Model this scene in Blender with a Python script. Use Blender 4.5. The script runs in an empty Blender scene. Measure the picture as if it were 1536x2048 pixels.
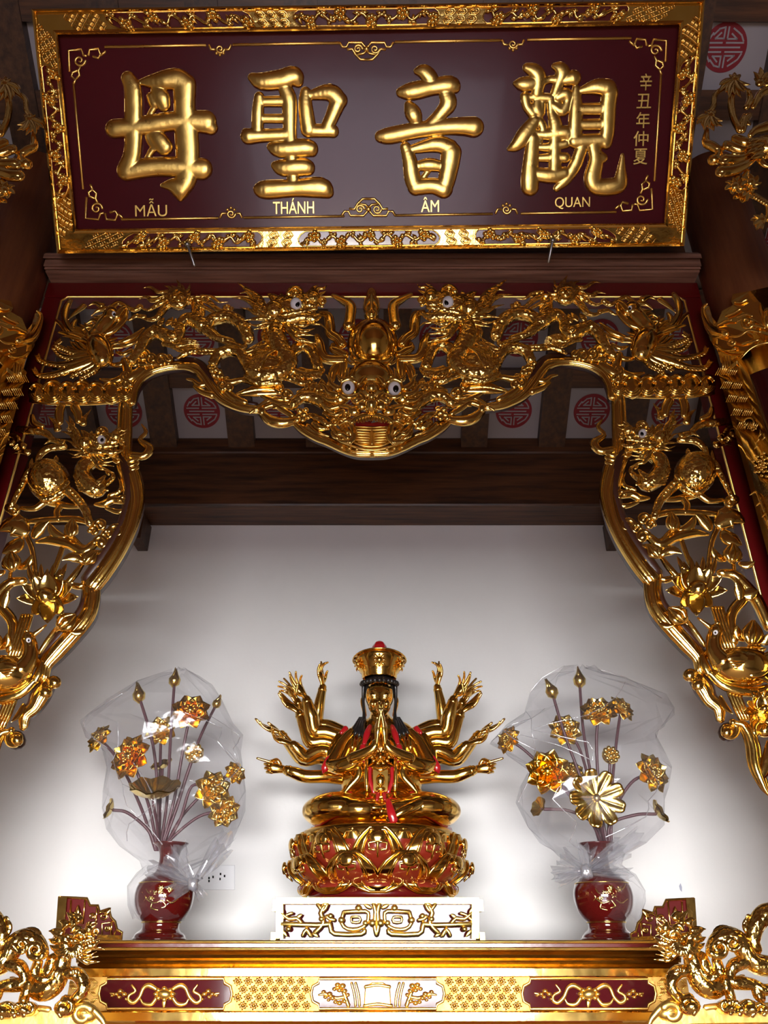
import bpy, math, random
import numpy as np
from mathutils import Vector, Matrix

SC = bpy.context.scene
COL = SC.collection
# ------------------------------------------------------------------ camera
IMG_W, IMG_H = 1536, 2048
FPX = 1547.0
PITCH = math.radians(29.4)
EYE = np.array([0.0, 0.0, 1.5])
cam_d = bpy.data.cameras.new('camera')
cam_d.sensor_fit = 'VERTICAL'
cam_d.sensor_height = 24.0
cam_d.lens = FPX / IMG_H * 24.0
cam_d.clip_start = 0.05
cam = bpy.data.objects.new('camera', cam_d)
cam.location = EYE
cam.rotation_euler = (math.pi / 2 + PITCH, 0, 0)
COL.objects.link(cam)
SC.camera = cam
# ------------------------------------------------------------------ world, daylight, exposure
wd = bpy.data.worlds.new('world')
SC.world = wd
wd.use_nodes = True
wd.node_tree.nodes['Background'].inputs[0].default_value = (0.62, 0.72, 0.9, 1)
wd.node_tree.nodes['Background'].inputs[1].default_value = 0.6
SC.view_settings.view_transform = 'Standard'
SC.view_settings.look = 'None'
SC.view_settings.gamma = 1.0
SC.view_settings.use_curve_mapping = False
SC.view_settings.exposure = 0.40
SC.cycles.max_bounces = 10
SC.cycles.transparent_max_bounces = 24
SC.cycles.glossy_bounces = 5
SC.cycles.diffuse_bounces = 4
SC.cycles.sample_clamp_indirect = 6.0
SC.cycles.caustics_reflective = False
SC.cycles.caustics_refractive = False
DOORS = [(-0.1, 2.6)]          # the doorway behind the viewer: centre x, width
DOOR_Y, DOOR_TOP = -2.9, 2.02
def area(name, loc, size, rad, color, aim):
    l = bpy.data.lights.new(name, 'AREA')
    l.shape = 'RECTANGLE'; l.size, l.size_y = size
    l.energy = rad * size[0] * size[1] * math.pi
    l.color = color
    o = bpy.data.objects.new(name, l)
    o.location = loc
    o.rotation_euler = Vector(aim).to_track_quat('-Z', 'Y').to_euler()
    COL.objects.link(o)
    return o
SKY_RAD, YARD_RAD = 70.0, 4.8
area('daylight_sky', (-0.1, -8.2, 2.05), (7.6, 2.6), SKY_RAD, (1.0, 0.985, 0.97), (0, 1, 0))        # bright sky low over the yard
area('daylight_yard', (-0.1, -5.6, -0.12), (7.6, 5.0), YARD_RAD, (0.93, 0.88, 1.0), (0, 0, 1))       # pale paving of the yard in daylight

sun_d = bpy.data.lights.new('sun', 'SUN'); sun_d.energy = 11.0; sun_d.angle = math.radians(1.5); sun_d.color = (1.0, 0.93, 0.82)
sun = bpy.data.objects.new('sun', sun_d); sun.rotation_euler = Vector((0.06, 1.0, -0.80)).to_track_quat('-Z', 'Y').to_euler()   # added for warm bounce off the floor tiles inside the doorway
COL.objects.link(sun)
# ------------------------------------------------------------------ helpers: surfaces
CT, ST = math.cos(PITCH), math.sin(PITCH)
def ray(px, py):
    u = (px - IMG_W / 2) / FPX
    v = (IMG_H / 2 - py) / FPX
    return np.array([u, CT - v * ST, ST + v * CT])
class Plane:
    """A real plane in the hall (point, outward normal); map() gives the spot on it, h metres in front of it."""
    def __init__(self, point, normal, mirror=None):
        self.p = np.array(point, float)
        self.n = np.array(normal, float); self.n /= np.linalg.norm(self.n)
        self.mirror = mirror; self.k = 1.0
    def at(self, px, py, h=0.0):
        if self.mirror: px, py = self.mirror(px, py)
        r = ray(px, py)
        t = ((self.p + self.n * h - EYE) @ self.n) / (r @ self.n)
        return EYE + r * t, t / FPX, self.n
    def __call__(self, px, py, h=0.0):
        return Vector(self.at(px, py, h)[0])
def upright(y, mirror=None):
    return Plane((0, y, 0), (0, -1, 0), mirror)
class Drum:
    """Front of an upright cylinder."""
    def __init__(self, cx, cy, r):
        self.c = np.array([cx, cy]); self.r = r
    def at(self, px, py, h=0.0):
        r = ray(px, py)
        d = r[:2]; o = EYE[:2] - self.c; R = self.r + h
        a = d @ d; b = 2 * o @ d; c = o @ o - R * R
        disc = b * b - 4 * a * c
        t = (-b - math.sqrt(max(disc, 0.0))) / (2 * a)
        p = EYE + r * t
        if disc < 0:
            q = p[:2] - self.c; q = q / np.linalg.norm(q) * R
            p[:2] = self.c + q
        n = np.array([*(p[:2] - self.c), 0.0]); n /= np.linalg.norm(n)
        return p, t / FPX, n
    def __call__(self, px, py, h=0.0):
        return Vector(self.at(px, py, h)[0])
class World3:
    """Plain coordinates in metres: points are (x, z) on the plane y = y0, depth h towards the viewer."""
    def __init__(self, M=None):
        self.M = M
    def at(self, x, z, h=0.0):
        p = np.array([x, -h, z], float); n = np.array([0, -1.0, 0])
        if self.M is not None:
            p = np.array(self.M @ Vector(p)); n = np.array((self.M.to_3x3() @ Vector(n)).normalized())
            return p, self.M.to_scale()[0], n
        return p, 1.0, n

def crom(pts, sub):
    pts = np.array(pts, float)
    if len(pts) < 3 or sub <= 1:
        if sub > 1 and len(pts) == 2:
            return np.array([pts[0] + (pts[1] - pts[0]) * k / sub for k in range(sub + 1)])
        return pts
    P = np.vstack([2 * pts[0] - pts[1], pts, 2 * pts[-1] - pts[-2]])
    out = []
    for i in range(1, len(P) - 2):
        for k in range(sub):
            t = k / sub
            a, b, c, d = P[i - 1], P[i], P[i + 1], P[i + 2]
            out.append(0.5 * (2 * b + (c - a) * t + (2 * a - 5 * b + 4 * c - d) * t * t + (3 * b - a - 3 * c + d) * t ** 3))
    out.append(P[-2])
    return np.array(out)

def seq(v, n):
    if np.isscalar(v): return np.full(n, float(v))
    v = np.array(v, float)
    return np.interp(np.linspace(0, 1, n), np.linspace(0, 1, len(v)), v)

class MB:
    """Collects geometry and links it as ONE mesh object."""
    def __init__(self):
        self.v = []; self.f = []; self.m = []; self.sharp = []
    def add(self, verts, faces, mat=0, flat=False):
        o = len(self.v)
        self.v += [tuple(p) for p in verts]
        self.f += [tuple(i + o for i in f) for f in faces]
        self.m += [mat] * len(faces)
        self.sharp += [flat] * len(faces)
    def tube3(self, pts, rad, normal=None, flat=1.0, n=8, mat=0, cap=0.75, closed=False):
        """sweep along 3-D points; rad in metres; normal(s): the direction along which the section is flattened"""
        pts = np.array(pts, float); N = len(pts)
        rad = seq(rad, N) if len(np.atleast_1d(rad)) != N else np.array(rad, float)
        T = np.gradient(pts, axis=0)
        if closed:
            T = np.roll(pts, -1, 0) - np.roll(pts, 1, 0)
        T /= (np.linalg.norm(T, axis=1, keepdims=True) + 1e-12)
        if normal is None:
            up = np.array([0, -1.0, 0]) if abs(T[:, 1]).mean() < 0.8 else np.array([0, 0, 1.0])
            normal = np.tile(up, (N, 1))
        normal = np.array(normal, float)
        if normal.ndim == 1: normal = np.tile(normal, (N, 1))
        S = np.cross(T, normal); ln = np.linalg.norm(S, axis=1, keepdims=True)
        bad = ln[:, 0] < 1e-6
        S[bad] = np.cross(T[bad], np.array([0.3, 0.2, 0.93])); ln = np.linalg.norm(S, axis=1, keepdims=True)
        S /= ln
        B = np.cross(S, T)
        ph = np.arange(n) / n * 2 * math.pi
        c, s = np.cos(ph), np.sin(ph)
        rings = []
        def ring(p, Sd, Bd, r): return [p + Sd * r * ci + Bd * r * flat * si for ci, si in zip(c, s)]
        if not closed and cap:
            r = rad[0]
            rings.append(ring(pts[0] - T[0] * r * cap, S[0], B[0], r * 0.12))
            rings.append(ring(pts[0] - T[0] * r * cap * 0.6, S[0], B[0], r * 0.68))
        for i in range(N): rings.append(ring(pts[i], S[i], B[i], rad[i]))
        if not closed and cap:
            r = rad[-1]
            rings.append(ring(pts[-1] + T[-1] * r * cap * 0.6, S[-1], B[-1], r * 0.68))
            rings.append(ring(pts[-1] + T[-1] * r * cap, S[-1], B[-1], r * 0.12))
        V = [p for R in rings for p in R]; K = len(rings); Fc = []
        for i in range(K - 1 + (1 if closed else 0)):
            a, b = i * n, ((i + 1) % K) * n
            for j in range(n):
                k = (j + 1) % n
                Fc.append((a + j, a + k, b + k, b + j))
        if not closed:
            Fc.append(tuple(range(n - 1, -1, -1))); Fc.append(tuple(range((K - 1) * n, K * n)))
        self.add(V, Fc, mat)
    def tube(self, S, pts, r, h=0.0, flat=0.7, n=8, sub=4, mat=0, cap=0.75, closed=False):
        """a carved strand on surface S: pts and radii in that surface's units, h = height of the axis in metres"""
        pts = np.array(pts, float); k0 = len(pts)
        rr = (seq(r, k0) if len(np.atleast_1d(r)) != k0 else np.array(r, float)) * getattr(S, 'k', 1.0)
        hh = seq(h, k0) if len(np.atleast_1d(h)) != k0 else np.array(h, float)
        A = np.column_stack([pts, rr, hh])
        if closed:
            m = len(A); A = crom(np.vstack([A[-1:], A, A[:2]]), sub)[sub:sub * (m + 1)]
        else:
            A = crom(A, sub)
        q = [S.at(a[0], a[1], a[3]) for a in A]
        self.tube3([x[0] for x in q], np.maximum(A[:, 2], 1e-5) * [x[1] for x in q], [x[2] for x in q], flat, n, mat, cap, closed)
    def ball3(self, c, ax, n=12, m=8, mat=0):
        """ellipsoid: centre, three axis vectors"""
        c = np.array(c, float); ax = np.array(ax, float)
        if np.linalg.det(ax) < 0: ax[2] = -ax[2]
        V = [c + ax[2]]
        for i in range(1, m):
            th = math.pi * i / m
            for j in range(n):
                ph = 2 * math.pi * j / n
                V.append(c + ax[0] * math.sin(th) * math.cos(ph) + ax[1] * math.sin(th) * math.sin(ph) + ax[2] * math.cos(th))
        V.append(c - ax[2])
        Fc = [(0, 1 + j, 1 + (j + 1) % n) for j in range(n)]
        for i in range(m - 2):
            a = 1 + i * n; b = a + n
            Fc += [(a + j, b + j, b + (j + 1) % n, a + (j + 1) % n) for j in range(n)]
        a = 1 + (m - 2) * n; L = len(V) - 1
        Fc += [(L, a + (j + 1) % n, a + j) for j in range(n)]
        self.add(V, Fc, mat)
    def blob(self, S, x, y, rx, ry=None, h=0.0, hz=None, rot=0.0, n=12, m=8, mat=0):
        ry = rx if ry is None else ry
        p, mpp, nr = S.at(x, y, h); kk = 1 + (getattr(S, 'k', 1.0) - 1) * .5; rx *= kk; ry *= kk
        e = 1.0
        ca, sa = math.cos(rot), math.sin(rot)
        px = (S.at(x + ca * e, y + sa * e, h)[0] - p) / e
        py = (S.at(x - sa * e, y + ca * e, h)[0] - p) / e
        hz = min(rx, ry) * mpp * 0.8 if hz is None else hz
        self.ball3(p, [px * rx, py * ry, nr * hz], n, m, mat)
    def leaf(self, S, x0, y0, x1, y1, w, h=0.0, bend=0.0, lift=0.0, thick=0.35, n=6, sub=8, mat=0):
        """pointed leaf, petal or flame from (x0,y0) to (x1,y1)"""
        d = np.array([x1 - x0, y1 - y0], float); q = np.array([-d[1], d[0]])
        K = sub; pts = []; rr = []; hh = []
        for k in range(K + 1):
            t = k / K
            b = bend * math.sin(math.pi * t)
            pts.append((x0 + d[0] * t + q[0] * b, y0 + d[1] * t + q[1] * b))
            rr.append(max(0.04, (math.sin(math.pi * min(1, 0.12 + t * 0.88)) ** 0.8)) * w)
            hh.append(h + lift * t * t)
        self.tube(S, pts, rr, hh, thick, n, 1, mat, 0.4)
    def flame(self, S, pts, w, h=0.0, flat=0.6, n=7, mat=0, sub=5):
        """tapering wavy lick"""
        K = len(pts)
        rr = [w * (1 - k / (K - 1)) ** 0.75 + 0.12 * w * (k < K - 1) for k in range(K)]
        rr[-1] = w * 0.06
        self.tube(S, pts, rr, h, flat, n, sub, mat, 0.5)
    def curl(self, S, cx, cy, r, w, turns=1.4, a0=0.0, cw=1, h=0.0, flat=0.7, n=7, mat=0, tail=None):
        """cloud scroll: spiral strand"""
        K = int(10 * turns) + 2; pts = []; rr = []
        for k in range(K):
            t = k / (K - 1)
            R = r * (1 - 0.82 * t)
            a = a0 + cw * 2 * math.pi * turns * t
            pts.append((cx + R * math.cos(a), cy + R * math.sin(a)))
            rr.append(w * (1 - 0.35 * t))
        if tail:
            pts = list(tail) + pts; rr = [w * 0.35] * 0 + list(np.linspace(w * 0.3, w, len(tail))) + rr
        self.tube(S, pts, rr, h, flat, n, 2, mat)
    def quad(self, a, b, c, d, mat=0):
        self.add([a, b, c, d], [(0, 1, 2, 3)], mat, True)
    def hexa(self, p, mat=0):
        """box from 8 corners: 4 of one face, then the matching 4 of the opposite face"""
        self.add(p, [(0, 1, 2, 3), (7, 6, 5, 4), (0, 4, 5, 1), (1, 5, 6, 2), (2, 6, 7, 3), (3, 7, 4, 0)], mat, True)
    def box(self, c, s, mat=0, R=None):
        c = Vector(c); x, y, z = [k / 2 for k in s]
        P = [(-x, -y, -z), (x, -y, -z), (x, -y, z), (-x, -y, z), (-x, y, -z), (x, y, -z), (x, y, z), (-x, y, z)]
        P = [c + (R @ Vector(q) if R else Vector(q)) for q in P]
        self.hexa(P, mat)
    def slab(self, S, poly, h0, h1, mat=0, edge=0.0):
        """polygon (surface units) extruded from h0 to h1, with a small bevel"""
        n = len(poly); cx = sum(p[0] for p in poly) / n; cy = sum(p[1] for p in poly) / n
        sh = lambda p, e: (cx + (p[0] - cx) * (1 - e), cy + (p[1] - cy) * (1 - e))
        rows = [[S(p[0], p[1], h0) for p in poly]]
        if edge:
            rows.append([S(p[0], p[1], h0 + (h1 - h0) * 0.7) for p in poly])
            rows.append([S(*sh(p, edge), h1) for p in poly])
        else:
            rows.append([S(p[0], p[1], h1) for p in poly])
        V = [q for r in rows for q in r]; Fc = []
        for i in range(len(rows) - 1):
            for j in range(n):
                k = (j + 1) % n
                Fc.append((i * n + j, i * n + k, (i + 1) * n + k, (i + 1) * n + j))
        Fc.append(tuple(range((len(rows) - 1) * n, len(rows) * n)))
        Fc.append(tuple(range(n - 1, -1, -1)))
        self.add(V, Fc, mat, True)
    def lathe(self, c, prof, n=32, mat=0, axis=None, sx=1.0, sy=1.0, flat=False):
        """profile [(radius, height)] turned about the vertical through c"""
        c = np.array(c, float); V = []; Fc = []
        for r, z in prof:
            for j in range(n):
                a = 2 * math.pi * j / n
                V.append(c + np.array([r * math.cos(a) * sx, r * math.sin(a) * sy, z]))
        for i in range(len(prof) - 1):
            for j in range(n):
                k = (j + 1) % n
                Fc.append((i * n + j, i * n + k, (i + 1) * n + k, (i + 1) * n + j))
        self.add(V, Fc, mat, flat)
    def field(self, S, strokes, h0, k=0.9, step=2.0, cap=1e9, blur=2):
        """puffy carved writing: the union of brush strokes [(x,y,r)...] as one swollen relief on S"""
        A = [np.array(s, float) for s in strokes]
        A = [crom(a, 4) for a in A]
        lo = np.min([a[:, :2].min(0) - a[:, 2].max() for a in A], 0) - 2 * step
        hi = np.max([a[:, :2].max(0) + a[:, 2].max() for a in A], 0) + 2 * step
        xs = np.arange(lo[0], hi[0], step); ys = np.arange(lo[1], hi[1], step)
        X, Y = np.meshgrid(xs, ys)
        D = np.full(X.shape, 1e9); H = np.zeros(X.shape)
        for a in A:
            for p, q in zip(a[:-1], a[1:]):
                d = q[:2] - p[:2]; L = d @ d + 1e-9
                t = np.clip(((X - p[0]) * d[0] + (Y - p[1]) * d[1]) / L, 0, 1)
                r = p[2] + (q[2] - p[2]) * t
                dist = np.hypot(X - p[0] - d[0] * t, Y - p[1] - d[1] * t)
                D = np.minimum(D, dist - r)
                H = np.maximum(H, np.minimum(r, cap) * np.clip(1 - (dist / r) ** 2.4, 0, 1) ** 0.55)
        for _ in range(blur):
            Hp = np.pad(H, 1, mode='edge')
            H = (Hp[1:-1, 1:-1] * 2 + Hp[:-2, 1:-1] + Hp[2:, 1:-1] + Hp[1:-1, :-2] + Hp[1:-1, 2:]) / 6
        V = []; Fc = []; idx = {}
        def vert(key, x, y, hgt):
            if key not in idx:
                mpp = S.at(x, y, h0)[1]
                idx[key] = len(V); V.append(S.at(x, y, h0 + hgt * k * mpp)[0])
            return idx[key]
        ny, nx = X.shape; rim = []
        for i in range(ny - 1):
            for j in range(nx - 1):
                c = [(i, j), (i, j + 1), (i + 1, j + 1), (i + 1, j)]
                dv = [D[q] for q in c]
                if min(dv) >= 0: continue
                poly = []; cut = []
                for a in range(4):
                    b = (a + 1) % 4
                    if dv[a] < 0:
                        poly.append(vert(c[a], xs[c[a][1]], ys[c[a][0]], H[c[a]]))
                    if (dv[a] < 0) != (dv[b] < 0):
                        t = dv[a] / (dv[a] - dv[b])
                        kk = tuple(sorted((c[a], c[b])))
                        x = xs[c[a][1]] + (xs[c[b][1]] - xs[c[a][1]]) * t
                        y = ys[c[a][0]] + (ys[c[b][0]] - ys[c[a][0]]) * t
                        vi = vert(kk, x, y, 0.0); poly.append(vi); cut.append((vi, x, y))
                if len(poly) >= 3: Fc.append(tuple(poly[::-1]))
                if len(cut) == 2: rim.append(cut)
        low = {}
        for (a, ax, ay), (b, bx, by) in rim:
            for q, x, y in ((a, ax, ay), (b, bx, by)):
                if q not in low:
                    low[q] = len(V); V.append(S.at(x, y, 0.0)[0])
            Fc.append((a, b, low[b], low[a]))
        self.add(V, Fc, 0)
    def build(self, name, mat, parent=None, smooth=True, flip=False):
        me = bpy.data.meshes.new(name)
        base = parent.matrix_world.translation if parent is not None else None
        inv = None
        vs = self.v
        me.from_pydata([tuple(map(float, p)) for p in vs], [], self.f if not flip else [f[::-1] for f in self.f])
        mats = mat if isinstance(mat, (list, tuple)) else [mat]
        for m in mats: me.materials.append(m)
        if len(mats) > 1: me.polygons.foreach_set('material_index', self.m)
        sm = [smooth and not s for s in self.sharp]
        me.polygons.foreach_set('use_smooth', sm)
        me.validate(); me.update()
        o = bpy.data.objects.new(name, me)
        COL.objects.link(o)
        if parent is not None:
            o.parent = parent
            o.matrix_parent_inverse = WM[parent.name].inverted() if parent.name in WM else Matrix()
        WM[o.name] = Matrix()
        return o
WM = {}
def tag(o, label=None, cat=None, group=None, kind=None):
    if label: o['label'] = label
    if cat: o['category'] = cat
    if group: o['group'] = group
    if kind: o['kind'] = kind
    return o
def thing(name, loc, label, cat, group=None, rz=0.0):
    o = bpy.data.objects.new(name, None)
    o.empty_display_size = 0.05
    o.location = loc; o.rotation_euler = (0, 0, rz)
    COL.objects.link(o)
    WM[o.name] = Matrix.Translation(Vector(loc)) @ Matrix.Rotation(rz, 4, 'Z')
    return tag(o, label, cat, group)
def bevel(o, w=0.004, seg=2):
    m = o.modifiers.new('bevel', 'BEVEL'); m.width = w; m.segments = seg; m.limit_method = 'ANGLE'; m.angle_limit = math.radians(40)
    return o
def fix_normals(o):
    import bmesh
    bm = bmesh.new(); bm.from_mesh(o.data)
    bmesh.ops.recalc_face_normals(bm, faces=bm.faces)
    bm.to_mesh(o.data); bm.free()
    return o

# ------------------------------------------------------------------ materials
def mat(name):
    m = bpy.data.materials.new(name); m.use_nodes = True
    nt = m.node_tree
    return m, nt, nt.nodes['Principled BSDF'], nt.links.new
def node(nt, t, **kw):
    n = nt.nodes.new(t)
    for k, v in kw.items():
        if k.startswith('in_'):
            key = k[3:]; key = int(key) if key.isdigit() else key.replace('_', ' ')
            n.inputs[key].default_value = v
        else: setattr(n, k, v)
    return n
def simple(name, col, rough=0.4, metal=0.0, coat=0.0, bump=0.0, bscale=40.0, vary=0.0, spec=0.5, vscale=8.0, det=4.0):
    m, nt, b, L = mat(name)
    b.inputs['Base Color'].default_value = (*col, 1)
    b.inputs['Roughness'].default_value = rough
    b.inputs['Metallic'].default_value = metal
    b.inputs['Coat Weight'].default_value = coat
    b.inputs['Coat Roughness'].default_value = 0.05
    b.inputs['Specular IOR Level'].default_value = spec
    tc = node(nt, 'ShaderNodeTexCoord')
    if bump:
        nz = node(nt, 'ShaderNodeTexNoise', in_Scale=bscale, in_Detail=det)
        L(tc.outputs['Object'], nz.inputs['Vector'])
        bp = node(nt, 'ShaderNodeBump', in_Strength=bump, in_Distance=0.01)
        L(nz.outputs['Fac'], bp.inputs['Height']); L(bp.outputs[0], b.inputs['Normal'])
    if vary:
        nz = node(nt, 'ShaderNodeTexNoise', in_Scale=vscale, in_Detail=5.0)
        L(tc.outputs['Object'], nz.inputs['Vector'])
        mx = node(nt, 'ShaderNodeMix', data_type='RGBA')
        mx.inputs[6].default_value = (*[c * (1 - vary) for c in col], 1)
        mx.inputs[7].default_value = (*[min(1, c * (1 + vary)) for c in col], 1)
        L(nz.outputs['Fac'], mx.inputs[0]); L(mx.outputs[2], b.inputs['Base Color'])
    return m
def gold(name, col=(0.93, 0.64, 0.20), rough=0.2, bump=0.12, bscale=45.0, scales=0.0):
    m, nt, b, L = mat(name)
    b.inputs['Metallic'].default_value = 1.0
    tc = node(nt, 'ShaderNodeTexCoord')
    nz = node(nt, 'ShaderNodeTexNoise', in_Scale=bscale, in_Detail=3.0)
    L(tc.outputs['Object'], nz.inputs['Vector'])
    rr = node(nt, 'ShaderNodeMapRange', in_3=rough * 0.7, in_4=rough * 1.4)
    L(nz.outputs['Fac'], rr.inputs[0]); L(rr.outputs[0], b.inputs['Roughness'])
    n2 = node(nt, 'ShaderNodeTexNoise', in_Scale=14.0, in_Detail=4.0)
    L(tc.outputs['Object'], n2.inputs['Vector'])
    mx = node(nt, 'ShaderNodeMix', data_type='RGBA')
    mx.inputs[6].default_value = (col[0] * 0.92, col[1] * 0.86, col[2] * 0.72, 1)
    mx.inputs[7].default_value = (*[min(1, c * 1.06) for c in col], 1)
    L(n2.outputs['Fac'], mx.inputs[0]); L(mx.outputs[2], b.inputs['Base Color'])
    bp = node(nt, 'ShaderNodeBump', in_Strength=bump, in_Distance=0.012)
    if scales:
        vo = node(nt, 'ShaderNodeTexVoronoi', in_Scale=scales, feature='F1')
        L(tc.outputs['Object'], vo.inputs['Vector'])
        ad = node(nt, 'ShaderNodeMath', operation='MULTIPLY_ADD'); ad.inputs[1].default_value = -0.9
        L(vo.outputs['Distance'], ad.inputs[0]); L(nz.outputs['Fac'], ad.inputs[2])
        L(ad.outputs[0], bp.inputs['Height'])
        bp.inputs['Strength'].default_value = 0.36
    else:
        L(nz.outputs['Fac'], bp.inputs['Height'])
    L(bp.outputs[0], b.inputs['Normal'])
    return m
def wood(name, dark, light, scale=(1.0, 14.0, 14.0), rough=0.45, coat=0.1):
    m, nt, b, L = mat(name)
    tc = node(nt, 'ShaderNodeTexCoord')
    mp = node(nt, 'ShaderNodeMapping'); mp.inputs['Scale'].default_value = scale
    L(tc.outputs['Object'], mp.inputs['Vector'])
    nz = node(nt, 'ShaderNodeTexNoise', in_Scale=3.0, in_Detail=7.0, in_Roughness=0.62)
    L(mp.outputs[0], nz.inputs['Vector'])
    cr = node(nt, 'ShaderNodeValToRGB')
    cr.color_ramp.elements[0].position = 0.32; cr.color_ramp.elements[0].color = (*dark, 1)
    cr.color_ramp.elements[1].position = 0.72; cr.color_ramp.elements[1].color = (*light, 1)
    L(nz.outputs['Fac'], cr.inputs[0]); L(cr.outputs[0], b.inputs['Base Color'])
    b.inputs['Roughness'].default_value = rough
    b.inputs['Coat Weight'].default_value = coat; b.inputs['Coat Roughness'].default_value = 0.25
    bp = node(nt, 'ShaderNodeBump', in_Strength=0.15, in_Distance=0.01)
    L(nz.outputs['Fac'], bp.inputs['Height']); L(bp.outputs[0], b.inputs['Normal'])
    return m
M_GOLD = gold('gilded_carving', rough=0.12, bump=0.08)
M_GOLDS = gold('gilded_scales', scales=58.0, rough=0.13)
M_LEAF = gold('gold_leaf_smooth', (0.95, 0.66, 0.2), rough=0.3, bump=0.1, bscale=30.0)
M_DKGOLD = gold('brown_gold_moulding', (0.42, 0.27, 0.07), rough=0.22, bump=0.06, bscale=20.0)  # darker, browner gold for the cornice
M_TABLE = gold('polished_table_gilding', (0.93, 0.64, 0.20), rough=0.10, bump=0.03, bscale=25.0)
M_EDGE = simple('shaded_red_brown_edge', (0.045, 0.012, 0.006), rough=0.35)  # red-brown sides of the openwork, darkened in colour for the shadow there
M_FIELD = gold('matt_gold_ground', (0.82, 0.55, 0.17), rough=0.6, bump=0.2, bscale=60.0)
M_STAT = gold('polished_gold', (0.93, 0.60, 0.16), rough=0.13, bump=0.05, bscale=25.0)
M_FLOW = gold('pale_gold', (0.86, 0.66, 0.22), rough=0.2, bump=0.08)
M_RED = simple('red_lacquer', (0.10, 0.004, 0.004), rough=0.22, coat=0.6, bump=0.05, bscale=30, vary=0.25)
M_RED2 = simple('bright_red_paint', (0.38, 0.008, 0.012), rough=0.25, coat=0.5)
M_MAROON = simple('maroon_lacquer', (0.080, 0.009, 0.013), rough=0.21, coat=0.05, bump=0.12, bscale=3.0, vary=0.2, vscale=3, spec=0.2)
M_CART = simple('polished_maroon_lacquer', (0.065, 0.006, 0.008), rough=0.07, coat=0.0, bump=0.02, bscale=8, vary=0.2, spec=0.16)
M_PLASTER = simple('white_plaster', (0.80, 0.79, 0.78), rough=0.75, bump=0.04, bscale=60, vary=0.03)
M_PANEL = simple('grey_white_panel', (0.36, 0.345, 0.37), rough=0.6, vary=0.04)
M_EMBLEM = simple('crimson_paint', (0.23, 0.004, 0.015), rough=0.5, vary=0.12)
M_WOODD = wood('dark_timber', (0.020, 0.008, 0.004), (0.13, 0.05, 0.018))
M_WOODV = wood('dark_timber_upright', (0.025, 0.010, 0.005), (0.10, 0.042, 0.016), scale=(12, 12, 1))
M_WOODC = wood('reddish_column_timber', (0.34, 0.10, 0.035), (0.55, 0.19, 0.065), scale=(8, 8, 0.8), rough=0.5)
M_WOODL = wood('brown_moulding_timber', (0.13, 0.055, 0.034), (0.34, 0.17, 0.11), scale=(1, 20, 20))
M_WHITE = simple('white_enamel', (0.86, 0.84, 0.88), rough=0.15, coat=0.5)
M_BLACK = simple('black_gloss', (0.006, 0.006, 0.007), rough=0.15)
M_HAIR = simple('black_hair_paint', (0.012, 0.010, 0.010), rough=0.3, bump=0.2, bscale=80)
M_STEM = simple('purple_brown_stem', (0.11, 0.045, 0.055), rough=0.4, bump=0.1)
M_TILE = simple('red_floor_tile', (0.30, 0.205, 0.15), rough=0.25, vary=0.2)
M_HALL = simple('cream_wall_paint', (0.42, 0.36, 0.28), rough=0.8)
M_IRON = simple('grey_steel', (0.32, 0.32, 0.33), rough=0.35, metal=1.0)
M_PLATE = simple('white_plastic', (0.82, 0.82, 0.84), rough=0.3)
# ------------------------------------------------------------------ the hall
Y_WALL, Y_BEAM, Y_ARCH = 3.35, 3.15, 2.2
ROOF_SLOPE = math.radians(33)
zE = upright(Y_BEAM)(768, 870).z
ROOF = Plane((0, Y_BEAM, zE), (0, -math.sin(ROOF_SLOPE), -math.cos(ROOF_SLOPE)))
RIDGE_Y = -0.5
RIDGE_Z = zE + (Y_BEAM - RIDGE_Y) * math.tan(ROOF_SLOPE)
EAVE_Z = 3.7
W2 = 4.2
def struct(o): return tag(o, kind='structure')
b = MB(); b.box((0, 0.28, -0.05), (2 * W2, 6.5, 0.1)); struct(b.build('floor', M_TILE))
b = MB(); b.box((0, Y_WALL + 0.06, zE / 2 + 0.3), (2 * W2, 0.12, zE + 0.6)); struct(b.build('wall_back', M_PLASTER))
for s, nm in ((-1, 'wall_left'), (1, 'wall_right')):
    b = MB(); b.box((s * (W2 + 0.06), 0.25, 3.2), (0.12, 6.5, 6.4)); struct(b.build(nm, M_HALL))
b = MB()                                                            # front wall with its three doorways
xs = [-W2]
for dx, dw in DOORS: xs += [dx - dw / 2, dx + dw / 2]
xs.append(W2)
for k in range(0, len(xs), 2):
    b.box(((xs[k] + xs[k + 1]) / 2, DOOR_Y, DOOR_TOP / 2), (xs[k + 1] - xs[k], 0.16, DOOR_TOP))
b.box((0, DOOR_Y, (DOOR_TOP + EAVE_Z) / 2 + 0.2), (2 * W2, 0.16, EAVE_Z - DOOR_TOP + 0.4))
struct(b.build('wall_front', M_HALL))
for k, (dx, dw) in enumerate(DOORS):                                # dark timber door frames
    b = MB()
    for s in (-1, 1): b.box((dx + s * (dw / 2 - 0.04), DOOR_Y + 0.12, DOOR_TOP / 2), (0.10, 0.10, DOOR_TOP))
    b.box((dx, DOOR_Y + 0.12, DOOR_TOP - 0.04), (dw, 0.10, 0.12))
    struct(b.build('door_%d' % (k + 1), M_WOODV))
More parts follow.
